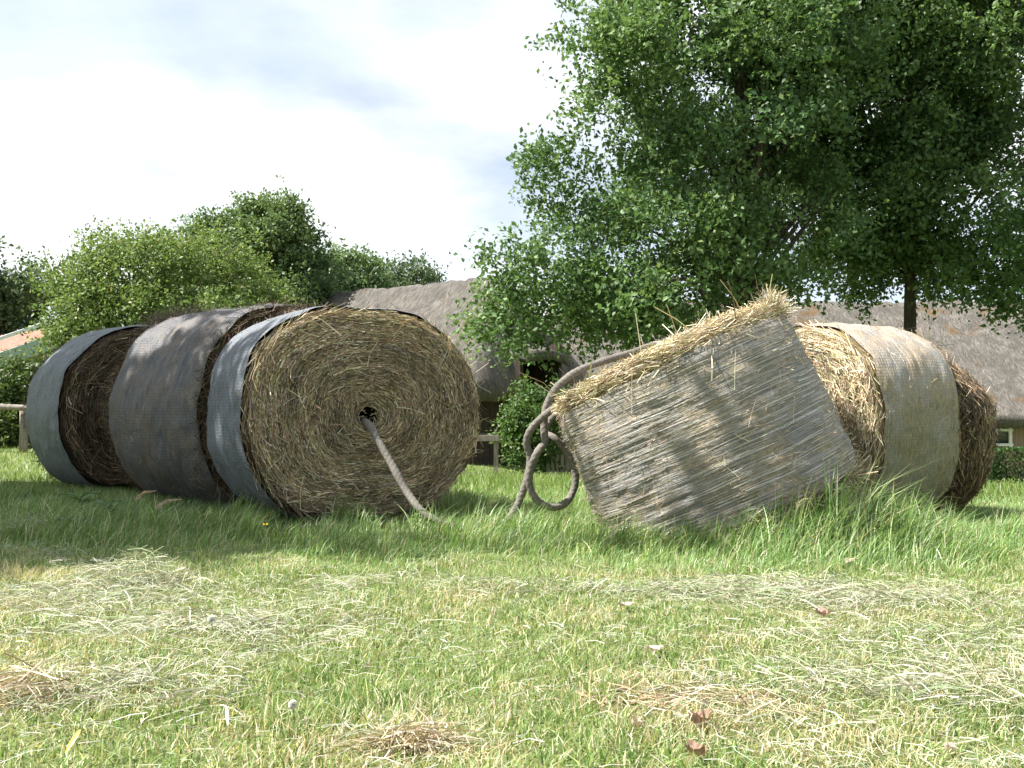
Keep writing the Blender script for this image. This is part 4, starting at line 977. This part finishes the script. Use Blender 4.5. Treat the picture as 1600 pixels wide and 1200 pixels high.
def flower(px, py, d, h, label):
    g = at(px, py, d); b = np.array([g[0], g[1], float(ground_z(g[0], g[1]))]); top = g - b
    t = thing('buttercup', label, 'flower', b, 'yellow flowers in the long grass')
    MB().tube(np.array([[0, 0, 0], top * .5 + [.01, 0, 0], top]), .0016, 6).build('stem', mat_stem, t)
    for i in range(5):
        a = i * 2 * PI / 5; c = top + np.array([math.cos(a), math.sin(a), .35]) * .008
        MB().add(c + np.array([[math.cos(a + q) * r, math.sin(a + q) * r, zz] for q, r, zz in ((PI, .008, 0), (1.2, .007, .004), (0, .01, .008), (-1.2, .007, .004))]), [[0, 1, 2, 3]]).build('petal', mat_yel, t)
mat_yel = mat_plain('yellow_petal', (.75, .5, .03), .5, .3, .1)
flower(416, 821, 4.75, .1, 'yellow buttercup in the grass before the left bales')
flower(1577, 776, 8.5, .05, 'tiny yellow flower on the lawn at the right edge')

def seed_head(px, py, d, dxp, label, col):
    g = at(px, py, d); gx = g[0] - dxp; b = np.array([gx, d, float(ground_z(gx, d))])
    t = thing('grass_flower_head', label, 'grass', b, 'flowering grass stalks')
    P = spline([[0, 0, 0], (g - b) * [.25, 1, .55], (g - b) * [.75, 1, .95], (g - b) + [.05, 0, .01]], 16)
    MB().tube(P[:13], np.linspace(.0022, .0012, 13), 6).build('stalk', mat_stem, t)
    n = 260; k = rng.random(n); i = k * 7 + 8.5; A = np.stack([np.interp(i, np.arange(16), P[:, q]) for q in range(3)], -1)
    D = norm(norm(P[-1] - P[9]) * .9 + rng.normal(0, .45, (n, 3))); L = (.012 * (1.15 - k))[:, None]
    Q = A[:, None] + D[:, None] * (L * 1.6)[:, None] * np.linspace(0, 1, 2)[None, :, None]; W = norm(np.cross(D, rng.normal(0, 1, (n, 3))))[:, None] * np.array([.0016, .0006])[None, :, None]
    V, T, C = ribbons(Q, W, pick([col], n)); raw_mesh('flower_spike', V, T, MAT_HAY, t, None, C)
seed_head(228, 770, 4.9, .12, 'upright pinkish grass flower head before the dark left bale', (.5, .38, .28))
seed_head(268, 783, 4.8, .18, 'drooping feathery pinkish grass head, right of the upright one', (.5, .4, .32))
seed_head(768, 783, 5.0, .05, 'pale green grass flower head below the gap between the bales', (.42, .46, .22))
seed_head(1252, 782, 4.6, .05, 'thin grass head against the shadow under the tipped bale', (.3, .3, .16))
seed_head(1318, 876, 4.25, .01, 'dry pale stalk rising from the raked hay at right', (.6, .55, .42))

def leafy_plant(px, py, d, label, n, size, col, name, cat, h, w=.5, flat=.4):
    g = at(px, py, d); b = np.array([g[0], g[1], float(ground_z(g[0], g[1]))]); t = thing(name, label, cat, b)
    MB().tube(np.array([[0, 0, 0], [.005, 0, h * .5], [0, 0, h]]), .003, 6).build('stem', mat_stem, t)
    for i in range(n):
        a = i * 2.4 + rng.normal(0, .3); zz = h * (.35 + .65 * i / max(1, n - 1)); L = size * rng.uniform(.8, 1.2)
        u = np.linspace(0, 1, 7)[:, None]; D = np.array([math.cos(a), math.sin(a), 0]); S = np.array([-math.sin(a), math.cos(a), 0])
        P = np.array([0, 0, zz]) + D * L * u + np.array([0, 0, 1]) * L * (flat * u - .55 * u ** 2); wd = w * .5 * L * np.sin(PI * np.clip(u, .05, .99)) ** .8
        V = np.stack([P - S * wd + [0, 0, .12 * L * w], P, P + S * wd + [0, 0, .12 * L * w]], 1).reshape(-1, 3)
        F = [[q * 3 + k, q * 3 + k + 1, q * 3 + k + 4, q * 3 + k + 3] for q in range(6) for k in (0, 1)]
        raw_mesh('leaf', V, F, MAT_LEAF, t, None, np.tile(np.array(col), (len(V), 1)), smooth=True)
leafy_plant(652, 795, 5.45, 'young light green nettle sprig in front of the rope', 9, .055, (.2, .3, .09), 'nettle_plant', 'plant', .14)
leafy_plant(172, 762, 6.4, 'broad leaved dock beneath the left bales, nearest the middle bale', 6, .13, (.12, .2, .09), 'dock_plant', 'plant', .08, .55, .8)
leafy_plant(128, 752, 6.9, 'broad leaved dock under the leftmost bale', 6, .13, (.11, .19, .07), 'dock_plant', 'plant', .07, .55, .8)
leafy_plant(112, 790, 5.6, 'greyish broad leaved dock in the shaded grass at left', 6, .1, (.16, .22, .14), 'dock_plant', 'plant', .06, .55, .7)
